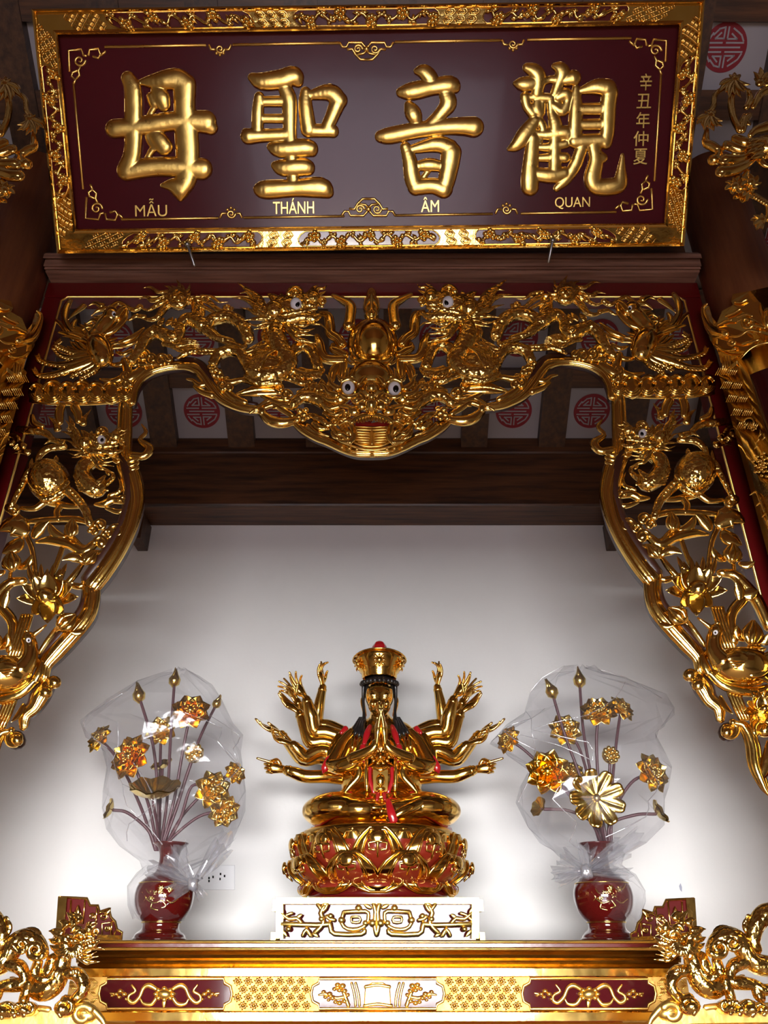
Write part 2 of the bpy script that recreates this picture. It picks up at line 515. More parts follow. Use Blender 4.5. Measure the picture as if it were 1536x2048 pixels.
# roof underside: the slope above the altar with white panels, the slope above the viewer in timber
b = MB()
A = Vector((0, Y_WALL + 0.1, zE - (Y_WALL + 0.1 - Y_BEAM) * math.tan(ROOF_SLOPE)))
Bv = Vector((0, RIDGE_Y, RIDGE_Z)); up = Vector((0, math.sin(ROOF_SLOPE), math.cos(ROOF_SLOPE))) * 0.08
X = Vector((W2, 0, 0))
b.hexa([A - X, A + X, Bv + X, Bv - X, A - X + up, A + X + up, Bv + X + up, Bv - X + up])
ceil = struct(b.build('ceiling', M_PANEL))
b = MB()
Cc = Vector((0, DOOR_Y - 0.1, EAVE_Z))
u2 = Vector((0, 0, 0.08))
b.hexa([Cc - X, Cc + X, Bv + X, Bv - X, Cc - X + u2, Cc + X + u2, Bv + X + u2, Bv - X + u2])
struct(b.build('ceiling', M_WOODL))
# crimson longevity roundels painted on the white panels
def medallion(px, py, r):
    b = MB(); c, mpp, n = ROOF.at(px, py); R = r * mpp
    ex = np.array([1.0, 0, 0]); ey = np.cross(n, ex); ey *= -1 if ey[2] < 0 else 1
    def loc(x, y, h): return c + ex * x * R + ey * y * R + n * h
    V = [loc(0, 0, 0.003)] + [loc(math.cos(a), math.sin(a), 0.003) for a in np.linspace(0, 2 * math.pi, 49)[:-1]]
    V += [loc(math.cos(a), math.sin(a), -0.001) for a in np.linspace(0, 2 * math.pi, 49)[:-1]]
    Fc = [(0, 1 + k, 1 + (k + 1) % 48) for k in range(48)] + [(1 + k, 49 + k, 49 + (k + 1) % 48, 1 + (k + 1) % 48) for k in range(48)]
    b.add(V, Fc, 0, True)
    o = b.build('roundel', M_EMBLEM, ceil)
    g = MB()
    L = [[(-.80, .18), (-.17, .18)], [(.05, .18), (.80, .18)], [(-.66, 0), (.66, 0)]]
    q = [[(-.76, .32), (-.62, .55)], [(-.58, .5), (-.36, .72), (-.11, .78), (-.11, .35), (-.49, .35), (-.27, .56)],
         [(.05, .78), (.05, .33), (.48, .33), (.24, .52)], [(.28, .73), (.52, .58), (.66, .48)], [(.7, .42), (.79, .26)]]
    L += q + [[(x, -y) for x, y in s] for s in q] + [[(-.80, -.18), (-.17, -.18)], [(.05, -.18), (.80, -.18)]]
    for s in L:
        for (x0, y0), (x1, y1) in zip(s[:-1], s[1:]):
            d = np.array([x1 - x0, y1 - y0]); d /= np.linalg.norm(d); w = 0.034; e = d * w; p = np.array([-d[1], d[0]]) * w
            a0 = np.array([x0, y0]) - e; a1 = np.array([x1, y1]) + e
            g.hexa([loc(*(a0 + p), .0045), loc(*(a0 - p), .0045), loc(*(a1 - p), .0045), loc(*(a1 + p), .0045),
                    loc(*(a0 + p), .002), loc(*(a0 - p), .002), loc(*(a1 - p), .002), loc(*(a1 + p), .002)])
    g.build('longevity_sign', M_PANEL, o)
SP = 154.0; X0 = 331 - 3 * SP
conv = lambda x0, y: 744 + (x0 - 744) * (3900 + 870 - y) / 3900.0   # rafters run up the slope in parallel
for y, r in ((822, 36), (676, 38), (95, 44)):
    for k in range(12):
        x = conv(X0 + SP * (k + 0.5), y)
        if -60 < x < 1600: medallion(x, y, r)
medallion(1531, 490, 40); medallion(-40, 490, 40)
raf = []
for k in range(13):
    x0 = X0 + SP * k
    c = ROOF(conv(x0, 870), 870).x; w = 0.064
    b = MB()
    d = np.array([0, -math.cos(ROOF_SLOPE), math.sin(ROOF_SLOPE)])
    s0 = np.array([c, Y_BEAM + 0.12, zE - 0.12 * math.tan(ROOF_SLOPE)]); s1 = s0 + d * (Y_BEAM + 0.12 - RIDGE_Y - 0.02) / math.cos(ROOF_SLOPE)
    nn = ROOF.n; e = np.array([w, 0, 0])
    b.hexa([s0 - e + nn * .05, s0 + e + nn * .05, s1 + e + nn * .05, s1 - e + nn * .05, s0 - e, s0 + e, s1 + e, s1 - e])
    o = b.build('roof_rafter', M_WOODV)
    tag(o, 'dark timber roof rafter between white roof panels with crimson roundels', 'rafter', 'rafters under the roof'); raf.append(o)
for (y0, y1) in ((735, 771), (576, 612), (180, 240), (-30, 45)):
    b = MB()
    p0, p1 = ROOF(768, y0, 0.0), ROOF(768, y1, 0.0)
    nn = Vector(ROOF.n); e = Vector((W2, 0, 0))
    b.hexa([p1 - e + nn * .04, p1 + e + nn * .04, p0 + e + nn * .04, p0 - e + nn * .04, p1 - e, p1 + e, p0 + e, p0 - e])
    tag(b.build('roof_purlin', M_WOODD), 'dark timber cross purlin under the sloping roof panels', 'purlin', 'purlins under the roof')
# rear tie beam on the back wall, with the short timber blocks at the wall below its ends
S = upright(Y_BEAM)
z1, z0 = S(768, 872).z, S(768, 1012).z
zmid = S(768, 905).z
b = MB()
b.box((0, (Y_BEAM + Y_WALL) / 2, (z0 + zmid) / 2), (2 * W2, Y_WALL - Y_BEAM, zmid - z0))
b.box((0, (Y_BEAM + Y_WALL) / 2 + 0.005, (z1 + zmid) / 2), (2 * W2, Y_WALL - Y_BEAM - 0.01, z1 - zmid))
struct(bevel(b.build('beam', M_WOODD), 0.012))
for px in (271, 1236):
    b = MB(); a0 = S(px, 1014); a1 = S(px, 1064)
    b.box((a0.x, (Y_BEAM + Y_WALL) / 2 + 0.03, (a0.z + a1.z) / 2), (0.05, Y_WALL - Y_BEAM - 0.06, a0.z - a1.z))
    tag(bevel(b.build('beam_bracket', M_WOODV)), 'short timber block under the %s end of the rear tie beam' % ('left' if px < 700 else 'right'), 'bracket')
# round timber columns the arch is fixed between
CXL, CXR, CY = -1.44, 1.36, 2.15
for s, cx in (('left', CXL), ('right', CXR)):
    b = MB(); b.lathe((cx, CY, 0), [(0, 0), (.17, 0), (.17, .12), (.135, .16), (.128, 4.33), (0, 4.33)], 40)
    tag(b.build('timber_column', M_WOODC), 'round reddish timber column at the %s end of the gilded arch' % s, 'column')
b = MB()
za, zb = upright(2.3)(768, 440).z, upright(2.3)(768, 190).z
b.box((0, 2.36, (za + zb) / 2), (2 * W2, 0.12, zb - za))
struct(b.build('beam', M_WOODV))
# carved lintel moulding under the signboard
S = upright(2.12)
b = MB()
xl, xr = S(88, 530).x, S(1402, 530).x
zb0 = upright(Y_ARCH)(744, 566).z
ring = [(2.12, upright(2.12)(768, 505).z)] + [(y, upright(y)(768, p).z) for p, y in ((507, 2.10), (516, 2.10), (518, 2.118), (532, 2.118), (534, 2.128), (538, 2.128), (540, 2.14))] + [(2.14, zb0)]
n = len(ring); V = []
for x in (xl, xr):
    V += [(x, y, z) for y, z in ring] + [(x, 2.26, ring[-1][1]), (x, 2.26, ring[0][1])]
m = n + 2
b.add(V, [(j, (j + 1) % m, m + (j + 1) % m, m + j) for j in range(m)] + [tuple(range(m))[::-1], tuple(range(m, 2 * m))], 0, True)
lint = fix_normals(b.build('trim_1', M_WOODL)); struct(lint)
b = MB(); zc0, zc1 = upright(2.15)(744, 512).z, upright(2.15)(744, 462).z
b.box(((xl + xr) / 2, 2.205, (zc0 + zc1) / 2), (xr - xl - .06, .11, zc1 - zc0)); struct(b.build('trim_2', M_WOODD))
# ------------------------------------------------------------------ the leaning signboard
d2 = 2.02; pb = upright(d2)(742, 500)
Yt = d2 * 0.728
pt = upright(Yt)(738, 10)
vv = np.array(pt - pb); nn = np.array([0, -vv[2], vv[1]]); nn /= np.linalg.norm(nn)
if nn[1] > 0: nn = -nn
SG = Plane(pb, nn)
sign = thing('signboard', tuple(pb), 'large maroon lacquered signboard with four gilded characters leaning over the arch', 'signboard')
O = [(63, 18), (1410, 0), (1369, 492), (114, 507)]          # outer corners TL TR BR BL
I = [(117, 71), (1357, 51), (1327, 445), (154, 457)]        # inner corners
b = MB(); b.slab(SG, [(110, 66), (1362, 47), (1331, 448), (149, 461)], -0.035, 0.0)
b.build('panel', M_MAROON, sign)
lerp = lambda a, c, t: (a[0] + (c[0] - a[0]) * t, a[1] + (c[1] - a[1]) * t)
def band(side, u, v):
    """frame strip coordinates: u along the side 0..1, v from the outer edge 0 to the inner edge 1"""
    a, c = O[side], O[(side + 1) % 4]; e, g = I[side], I[(side + 1) % 4]
    return lerp(lerp(a, c, u), lerp(e, g, u), v)
class Band:
    def __init__(s, side): s.side = side
    def at(s, u, v, h=0.0):
        x, y = band(s.side, u, v); p, mpp, n = SG.at(x, y, h); return p, mpp, n
    def __call__(s, u, v, h=0.0): return Vector(s.at(u, v, h)[0])
FH = 0.022
b = MB()
prof = [(0.0, -.035), (0.0, FH + .012), (.07, FH + .016), (.13, FH + .010), (.16, FH), (.80, FH), (.83, FH + .008), (.90, FH + .010), (.97, FH + .004), (1.0, .0)]
for side in range(4):
    B = Band(side)
    V = [B(u, v, h) for u in (0, 1) for v, h in prof]; k = len(prof)
    b.add(V, [(j, j + 1, k + j + 1, k + j) for j in range(k - 1)], 0, True)
fr = b.build('frame', M_GOLD, sign)
def frame_len(side): return 1347.0 if side in (0, 2) else 490.0
rnd = random.Random(7)
def fretwork(b, B, u0, u1, length):
    """woven key-fret: rows of short slanting bars"""
    n = max(2, int((u1 - u0) * length / 12)); du = (u1 - u0) / n
    for i in range(n):
        for r in range(4):
            cu = u0 + du * (i + .5); cv = .26 + .155 * r; sgn = 1 if (i + r) % 2 else -1
            for q in (-.27, 0, .27):
                ou, ov = -q * du * .9 * sgn * -1, q * .155 * .9 * -sgn
                b.tube(B, [(cu - .30 * du + ou * sgn, cv - .30 * .155 * sgn + ov * sgn), (cu + .30 * du + ou * sgn, cv + .30 * .155 * sgn + ov * sgn)], 1.25, FH + .001, 1.0, 5, 1, 0, .4)
def hexwork(b, B, u0, u1, length):
    n = max(2, int((u1 - u0) * length / 22)); 
    for i in range(n):
        for r in range(2):
            cu = u0 + (u1 - u0) * (i + .5) / n; cv = .33 + .3 * r
            ru = 10.5 / length; rv = .15
            b.tube(B, [(cu + ru * math.cos(a), cv + rv * math.sin(a)) for a in np.arange(6) * math.pi / 3], 2.2, FH + .001, 1.0, 5, 1, 0, 0, True)
            b.tube(B, [(cu + ru * .5 * math.cos(a), cv + rv * .5 * math.sin(a)) for a in np.arange(6) * math.pi / 3], 2.0, FH + .001, 1.0, 5, 1, 0, 0, True)
def floral(b, B, u0, u1, length, sd):
    """blossoms, buds and leaves along a wavering branch"""
    R = random.Random(sd); L = (u1 - u0) * length; ppv = 50.0
    X = lambda x: u0 + x / length
    n = max(5, int(L / 22)); pts = []
    for i in range(n + 1):
        pts.append((X(14 + (L - 28) * i / n), .48 + (.19 if i % 2 else -.19) * R.uniform(.5, 1.1)))
    b.tube(B, pts, 3.2, FH + .005, .9, 6, 4)
    for i, (u, v) in enumerate(pts):
        if i % 3 == 1:
            vv = min(.60, max(.36, v))
            for k in range(6):
                a = k * math.pi / 3 + R.random()
                b.blob(B, u + 9 / length * math.cos(a), vv + .16 * math.sin(a), 6.4 / length, 6.0 / ppv, FH + .008, .010, 0, 8, 5)
            b.blob(B, u, vv, 5 / length, 5 / ppv, FH + .016, .009, 0, 8, 5)
        for k in range(4):
            a = R.uniform(0, 6.28); l = R.uniform(10, 18)
            v1 = min(.76, max(.20, v + l / ppv * math.sin(a)))
            b.tube(B, [(u, v), (u + l * .6 / length * math.cos(a + .3), (v + v1) / 2), (u + l / length * math.cos(a), v1)], [2.2, 4.4, .6], FH + .006, .8, 6, 3)
PANELS = [(0, [(192, 495), (580, 885), (975, 1275)]), (2, [(230, 518), (592, 885), (958, 1247)])]
spans = {0: [], 1: [], 2: [], 3: []}
for side, lst in PANELS:
    for x0, x1 in lst:
        a, c = O[side][0], O[(side + 1) % 4][0]
        u = sorted(((x0 - a) / (c - a), (x1 - a) / (c - a))); spans[side].append(tuple(u))
for side, (y0, y1) in ((1, (97, 393)), (3, (116, 411))):
    a, c = O[side][1], O[(side + 1) % 4][1]
    spans[side].append(tuple(sorted(((y0 - a) / (c - a), (y1 - a) / (c - a)))))
orn = MB()
for side in range(4):
    B = Band(side); LN = frame_len(side); sp = sorted(spans[side]); last = 0.0
    for i, (u0, u1) in enumerate(sp):
        p = MB(); eu = 14 / LN
        poly = [(u0 + eu, .17), (u1 - eu, .17), (u1 - eu * .3, .30), (u1, .48), (u1 - eu * .3, .66), (u1 - eu, .79), (u0 + eu, .79), (u0 + eu * .3, .66), (u0, .48), (u0 + eu * .3, .30)]
        p.slab(B, poly, FH - .01, FH + .001)
        po = p.build('red_cartouche', M_RED, fr)
        orn.tube(B, poly, 1.6, FH + .001, .8, 6, 1, 0, 0, True)
        q = MB(); floral(q, B, u0, u1, LN, 100 * side + i); q.build('floral_relief', M_GOLD, fr)
        a = last + (0.035 if last == 0 else .006)
        (fretwork if last == 0 else hexwork)(orn, B, a, u0 - .006, LN)
        last = u1
    fretwork(orn, B, last + .006, .965, LN)
orn.build('fretwork', M_GOLD, fr)
# fine gilded line with scroll corners
b = MB()
def line(*p, r=2.6): b.tube(SG, p, r, .001, .8, 6, 1, 0, .5)
def sq_spiral(x, y, sx, sy):
    line((x, y + sy * 44), (x - sx * 2, y + sy * 2), (x + sx * 24, y), (x + sx * 28, y + sy * 12), (x + sx * 34, y + sy * 13))
    line((x + sx * 38, y + sy * 12), (x + sx * 40, y + sy * 0), (x + sx * 58, y - sy * 1), (x + sx * 62, y + sy * 10), (x + sx * 58, y + sy * 17), (x + sx * 47, y + sy * 14))
    line((x + sx * 62, y + sy * 12), (x + sx * 72, y + sy * 4))
    b.curl(SG, x + sx * 20, y + sy * 22, 12, 2.6, 1.3, 0, int(sx * sy), .002)
    line((x + sx * 22, y + sy * 34), (x + sx * 18, y + sy * 42), (x + sx * 20, y + sy * 52), (x + sx * 12, y + sy * 60), (x + sx * 4, y + sy * 54), (x + sx * 6, y + sy * 46), (x + sx * 16, y + sy * 42))
    line((x + sx * 12, y + sy * 60), (x + sx * 8, y + sy * 70))
corn = [(139, 99, 1, 1), (1331, 79, -1, 1), (1303, 421, -1, -1), (173, 439, 1, -1)]
for c in corn: sq_spiral(*c)
def trefoil(x, y, s):
    b.curl(SG, x, y + s * 8, 9, 2.4, 1.4, 0, 1, .002)
    line((x - 22, y), (x - 18, y + s * 9), (x - 10, y + s * 9)); line((x + 22, y), (x + 18, y + s * 9), (x + 10, y + s * 9))
    for k in (-7, 0, 7): b.blob(SG, x + k, y + s * (20 - abs(k) * .5), 3.4, 3.4, .003, .005, 0, 8, 5)
def rosette(x, y, s):
    for q in (-1, 1):
        line((x + q * 54, y), (x + q * 48, y + s * 9), (x + q * 40, y + s * 9), (x + q * 36, y), (x + q * 10, y), (x + q * 3, y + s * 8), (x, y + s * 12))
        b.curl(SG, x + q * 17, y + s * 13, 9, 2.4, 1.4, 0, q, .002)
        line((x + q * 38, y + s * 14), (x + q * 28, y + s * 13), (x + q * 22, y + s * 24), (x + q * 12, y + s * 34), (x, y + s * 34))
        line((x + q * 20, y + s * 24), (x + q * 6, y + s * 22), (x, y + s * 16))
    b.blob(SG, x, y + s * 13, 6, 6, .003, .006, 0, 8, 5)
top = lambda x: 95 - 20 * (x - 139) / 1192; bot = lambda x: 440 - 17 * (x - 173) / 1130
for x0, x1 in ((210, 412), (466, 678), (790, 1001), (1055, 1262)): line((x0, top(x0)), (x1, top(x1)))
for x0, x1 in ((243, 436), (488, 688), (790, 985), (1042, 1232)): line((x0, bot(x0)), (x1, bot(x1)))
line((147, 165), (166, 378)); line((1322, 148), (1309, 362))
trefoil(440, top(440), 1); trefoil(1026, top(1026), 1); trefoil(462, bot(462), -1); trefoil(1013, bot(1013), -1)
rosette(733, top(733), 1); rosette(737, bot(737), -1)
b.build('scroll_border', M_LEAF, sign)
# the four swollen gilded characters
Q = 260 / 1536.0
CH = {
 (200, 110): [
  [(330,270,70),(390,420,95),(395,800,98),(385,1150,95),(320,1360,112)], [(320,1370,108),(600,1325,105),(900,1320,108),(1200,1345,120)],
  [(175,870,103),(400,850,102),(800,788,105),(1050,775,110),(1240,790,128)], [(1240,800,110),(1310,860,72)],
  [(475,320,22),(640,310,78),(880,285,122),(1010,345,115)], [(1000,380,128),(1000,600,118),(1020,900,130),(1035,1200,130),(1020,1450,118),(950,1590,100)],
  [(950,1570,108),(860,1540,70),(735,1540,14)], [(955,1600,95),(950,1695,26)], [(650,350,26),(665,400,55),(720,500,95),(755,585,72)], [(600,490,42),(640,560,60)],
  [(650,600,32),(570,730,16)], [(595,870,36),(690,990,88),(760,1085,92)], [(560,880,16),(570,990,24),(650,1090,40)], [(650,1080,36),(590,1160,26),(525,1280,18)]],
 (470, 110): [
  [(205,265,44),(320,310,92),(550,285,108),(690,245,103),(742,315,55)], [(285,490,48),(272,650,60),(265,880,62)],
  [(590,390,72),(640,540,82),(650,900,68),(660,1100,70),(680,1400,62),(692,1530,70)], [(340,548,52),(600,545,58)], [(330,750,44),(600,750,46)],
  [(160,960,85),(330,950,70),(600,940,66)], [(125,910,36),(170,960,60)], [(832,435,52),(832,600,74),(870,880,85)], [(900,470,48),(1120,440,92),(1228,535,92)],
  [(1215,560,88),(1150,720,72),(1100,850,70),(1155,905,62)], [(880,890,72),(1150,895,66)],
  [(430,1085,44),(540,1110,92),(850,1095,96),(915,1145,46)], [(475,1305,40),(580,1332,92),(820,1322,96),(880,1370,40)], [(275,1585,50),(370,1590,102),(700,1572,94),(1000,1565,114),(1098,1625,58)]],
 (730, 110): [
  [(615,190,30),(700,195,76),(770,270,84),(790,340,60)], [(430,440,52),(560,425,96),(800,375,90),(1000,350,98),(1062,385,56)], [(520,590,44),(570,690,88),(610,790,55),(620,850,50)],
  [(955,440,76),(985,575,90),(890,700,68),(780,830,76)], [(190,962,64),(300,950,90),(600,890,88),(900,850,86),(1150,840,98),(1285,850,112)],
  [(478,1085,52),(530,1250,76),(560,1450,86),(600,1570,80)], [(570,1110,46),(850,1050,88),(1000,1095,92)], [(1020,1150,112),(1000,1300,104),(960,1500,92),(920,1590,88)],
  [(600,1315,42),(760,1295,70),(900,1315,56)], [(600,1560,88),(800,1545,86),(930,1585,98)], [(770,1340,22),(655,1490,24)], [(700,1480,20),(850,1500,24)]],
 (1000, 110): [
  [(325,150,48),(415,190,78),(462,280,76),(440,450,58)], [(185,335,22),(280,342,76),(400,330,70),(560,295,36),(640,280,34)], [(650,135,32),(712,155,66),(742,220,80),(690,350,52),(655,450,48)],
  [(620,290,36),(760,290,64),(868,268,84)], [(298,490,48),(322,600,50),(390,690,56)], [(330,495,32),(480,500,44),(600,510,46)], [(440,560,44),(440,640,58),(470,690,48)], [(360,610,26),(440,600,30)], [(500,560,30),(480,680,46)],
  [(690,500,50),(780,460,66),(800,545,46),(740,660,56),(640,600,44)], [(650,560,28),(720,600,34)], [(415,770,58),(300,930,84),(200,1060,62),(108,1110,16)],
  [(390,980,66),(370,1200,78),(355,1450,96),(355,1560,94)], [(598,520,40),(612,680,44),(655,820,72),(650,1000,58),(650,1300,66),(650,1400,66)], [(440,730,34),(500,830,44),(520,930,40)],
  [(420,930,34),(560,940,58),(780,915,72),(815,985,46)], [(490,1090,36),(600,1085,48),(780,1045,46)], [(480,1215,36),(600,1212,46),(770,1212,54)], [(420,1405,70),(600,1425,82),(760,1395,70)], [(400,960,40),(470,1010,30)],
  [(900,395,36),(900,600,66),(890,850,76),(890,960,70)], [(965,420,36),(1150,375,84),(1270,390,100)], [(1300,440,88),(1280,600,84),(1270,900,76),(1250,1035,66)],
  [(950,640,62),(1250,635,66)], [(950,822,56),(1250,818,60)], [(890,1020,78),(1250,1000,70)], [(970,1080,62),(900,1280,64),(790,1460,54),(670,1575,30)],
  [(1110,1080,68),(1135,1250,78),(1095,1450,94),(1150,1555,92),(1350,1550,92),(1420,1500,78),(1435,1350,42),(1447,1180,10)], [(1150,1180,60),(1215,1215,48)]],
}
for (ox, oy), ss in CH.items():
    b = MB()
    b.field(SG, [[(ox + x * Q, oy + y * Q, r * Q + 1.9) for x, y, r in s] for s in ss], .004, .60, 1.7, 19, 1)
    b.build('gilded_character', M_LEAF, sign)
# small romanised names and the dated inscription
def text(body, px, py, hpx, wpx, name, bold=0.0, tilt=0.0):
    c = bpy.data.curves.new(name, 'FONT'); c.body = body; c.align_x = 'CENTER'; c.size = 1.0; c.extrude = 0.0; c.offset = bold
    o = bpy.data.objects.new(name, c); COL.objects.link(o)
    bpy.context.view_layer.update()
    me = bpy.data.meshes.new_from_object(o.evaluated_get(bpy.context.evaluated_depsgraph_get()))
    bpy.data.objects.remove(o)
    co = np.array([v.co[:] for v in me.vertices]); lo, hi = co.min(0), co.max(0)
    fac = [tuple(p.vertices) for p in me.polygons]
    ed = {}
    for f in fac:
        for a, q in zip(f, f[1:] + f[:1]): ed[(a, q)] = 1
    rim = [e for e in ed if (e[1], e[0]) not in ed]
    bpy.data.meshes.remove(me)
    W = hi[0] - lo[0]; Hh = hi[1] - lo[1]; V = []
    for h in (.007, .0):
        for x, y, _ in co:
            X = (x - (lo[0] + hi[0]) / 2) / W * wpx; Yp = -(y - (lo[1] + hi[1]) / 2) / Hh * hpx
            V.append(SG(px + X - Yp * tilt, py + Yp + X * -.014, h))
    n = len(co)
    b = MB(); b.add(V, fac + [(a + n, q + n, q, a) for a, q in rim], 0, True)
    return b.build(name, M_LEAF, sign)
text('M\u1eaaU', 302, 415, 36, 64, 'carved_word', 0, -.03)
text('TH\u00c1NH', 587, 412, 31, 82, 'carved_word', 0, -.01)
text('\u00c2M', 860, 409, 30, 36, 'carved_word', 0)
text('QUAN', 1145, 406, 24, 70, 'carved_word', 0, .02)
for ch, x, y, h, w in (('\u8f9b', 1292, 164, 34, 24), ('\u4e11', 1288, 202, 29, 29), ('\u5e74', 1286, 240, 32, 27), ('\u4ef2', 1282, 277, 30, 30), ('\u590f', 1281, 313, 32, 28)):
    text(ch, x, y, h, w, 'inscription_character', .006, .04)
# two steel pegs that hold the sign up from the lintel
for (x0, y0, x1, y1), sd in (((374, 486, 389, 531), 'left'), ((1106, 478, 1097, 524), 'right')):
    a = SG(x0, y0, .035); c = upright(2.02)(x1, y1); b = MB()
    b.tube3([a, c], .0055, None, 1, 10)
    t = np.array(c - a); t /= np.linalg.norm(t)
    b.tube3([np.array(a), np.array(a) + t * .012], .012, None, 1, 6, 0, .1)
    tag(b.build('steel_peg', M_IRON), 'steel bolt propping the lower edge of the signboard, %s of the two' % sd, 'bolt')
# ------------------------------------------------------------------ the gilded arch
mR = lambda x, y: (1488 - x, y - 0.0225 * (744 - x))
mL = lambda x, y: (1488 - x, y + 0.0225 * (x - 744))
AF = upright(Y_ARCH); AF.k = 1.0
arch = thing('carved_arch', tuple(AF(744, 600)), 'wide gilded openwork arch of dragons and lotuses framing the altar niche', 'arch')
zt0, zt1 = AF(744, 595).z, AF(744, 566).z - .001
xi0, xi1 = AF(125, 597).x, AF(1365, 590).x
xo0, xo1 = AF(96, 570).x, AF(1394, 566).x
b = MB(); b.box(((xo0 + xo1) / 2, Y_ARCH + .03, (zt0 + zt1) / 2), (xo1 - xo0, .07, zt1 - zt0))
bevel(b.build('top_rail', M_RED, arch), .005)
b = MB()
for (x0, x1) in ((xo0, xi0), (xi1, xo1)):
    pass
for (x0, x1) in ((xo0, xi0), (xi1, xo1)):
    b = MB(); b.box(((x0 + x1) / 2, Y_ARCH + .032, zt0 / 2), (x1 - x0, .066, zt0))
    bevel(b.build('post', M_RED, arch), .004)
b = MB()
zl = AF(744, 1300).z
e = .022; b.tube3([(xi0, Y_ARCH - .004, zl), (xi0, Y_ARCH - .004, zt0 - e), (xi0 + e, Y_ARCH - .004, zt0), (xi1 - e, Y_ARCH - .004, zt0), (xi1, Y_ARCH - .004, zt0 - e), (xi1, Y_ARCH - .004, zl)], .0045, None, 1, 8)
b.build('gilded_edge', M_LEAF, arch)

def eyeball(S, x, y, r, h, parent, look=(0.0, 0.0)):
    b = MB(); b.blob(S, x, y, r, r, h, None, 0, 16, 10, 0)
    mpp = S.at(x, y, h)[1]
    b.blob(S, x + look[0] * r, y + look[1] * r, r * .47, r * .55, h + r * mpp * .62, r * mpp * .28, 0, 12, 8, 1)
    return b.build('eye', [M_WHITE, M_BLACK], parent)

def dragon_head(b, S, ex, ey, s=1.0, f=1, h=.05, mane=1.0, tilt=0.0):
    """long-muzzled dragon head in profile, eye at (ex, ey), facing +x when f=1; s = size"""
    ca, sa = math.cos(tilt), math.sin(tilt)
    def q(p): 
        x, y = p[0] * s, p[1] * s
        return (ex + f * (x * ca - y * sa), ey + x * sa + y * ca)
    def T(pts, r, hh=0.0, fl=.75, n=8): b.tube(S, [q(p) for p in pts], (np.array(r) * s) if not np.isscalar(r) else r * s, h + hh, fl, n, 4)
    def Bl(x, y, rx, ry, hh=0.0, rot=0): b.blob(S, *q((x, y)), rx * s, ry * s, h + hh, min(rx, ry) * s * S.at(*q((x, y)))[1] * .9, f * rot + tilt * 1, 12, 8)
    def Fl(pts, w, hh=0.0): b.flame(S, [q(p) for p in pts], w * s, h + hh, .65)
    Bl(-16, 4, 30, 16); Bl(-42, 11, 15, 14, .012); Bl(8, -2, 18, 15); Bl(22, -8, 15, 11, .006); Bl(35, -14, 12, 12, .012); Bl(30, 2, 14, 8, .008)
    b.curl(S, *q((1, -19)), 14 * s, 5 * s, 1.3, math.pi if f > 0 else 0, f, h + .012)
    b.curl(S, *q((54, -4)), 9 * s, 3.6 * s, 1.2, math.pi / 2, f, h + .008)
    T([(-14, -6), (2, -15), (16, -8), (17, 4)], [3, 5, 5, 3], .016)
    T([(-33, 25), (-8, 20), (15, 15), (42, 10)], [3, 6, 6, 3], .012)
    T([(-38, 22), (-20, 33), (15, 28), (34, 30), (57, 20)], [6, 8, 9, 8, 2], .006)
    T([(-22, 8), (-6, 14), (14, 11)], [3, 5, 2], .016)
    for k in range(6):
        x = -4 + k * 8; b.leaf(S, *q((x, 17 - k)), *q((x + 2, 26 - k * .6)), 2.4 * s, h + .014)
    Fl([(36, -22), (46, -30), (56, -30), (63, -37)], 4, .012); Fl([(40, -16), (52, -20), (62, -26)], 3.5, .014); Fl([(30, -22), (36, -32), (46, -38)], 3.5, .01)
    b.leaf(S, *q((-34, 6)), *q((-57, -20)), 7 * s, h + .014, .15 * f); b.leaf(S, *q((-24, -2)), *q((-28, -22)), 5 * s, h + .012, -.1 * f)
    b.leaf(S, *q((-18, 6)), *q((-32, -10)), 4.5 * s, h + .02, .1 * f)
    for pts, w in (([(-50, 22), (-66, 8), (-76, -12), (-94, -26), (-116, -42)], 9), ([(-46, 27), (-70, 16), (-86, -1), (-104, -10), (-128, -12)], 7),
                   ([(-40, 30), (-66, 30), (-84, 31), (-104, 34)], 5), ([(-28, 42), (-50, 44), (-64, 48), (-84, 52)], 5), ([(-50, 18), (-80, -4), (-96, -22), (-112, -20)], 5),
                   ([(-36, 36), (-60, 38), (-76, 44), (-96, 40)], 4), ([(-48, 24), (-78, 20), (-92, 12), (-112, 8)], 4.5)):
        Fl([(x * (mane if x < -50 else 1), y) for x, y in pts], w, .002)
    for pts, w in (([(-10, 36), (10, 44), (24, 42), (34, 38)], 5), ([(-14, 40), (6, 54), (20, 55), (38, 50)], 5), ([(-20, 42), (-2, 62), (16, 62), (40, 64)], 5),
                   ([(-16, 44), (2, 70), (18, 74), (42, 80)], 6), ([(20, 30), (34, 40), (50, 42), (62, 52)], 3)):
        Fl(pts, w, .0)
    return q

def body(b, S, pts, r, h, spikes=0, side=1, sp=9, flat=.9):
    """scaly serpentine body with a row of dorsal fins"""
    b.tube(S, pts, r, h, flat, 12, 5, 0)
    if spikes:
        A = crom(pts, 8); L = len(A)
        for k in range(spikes):
            i = int((k + .5) / spikes * (L - 2)); d = A[i + 1] - A[i]; d /= np.linalg.norm(d) + 1e-9
            n = np.array([d[1], -d[0]]) * side; rr = float(np.max(r))
            p = A[i] + n * rr * .7; t = p + n * sp - d * sp * .5
            b.leaf(S, *p, *t, 3.2, h + .006, .12, .0, .4, 6, 4)

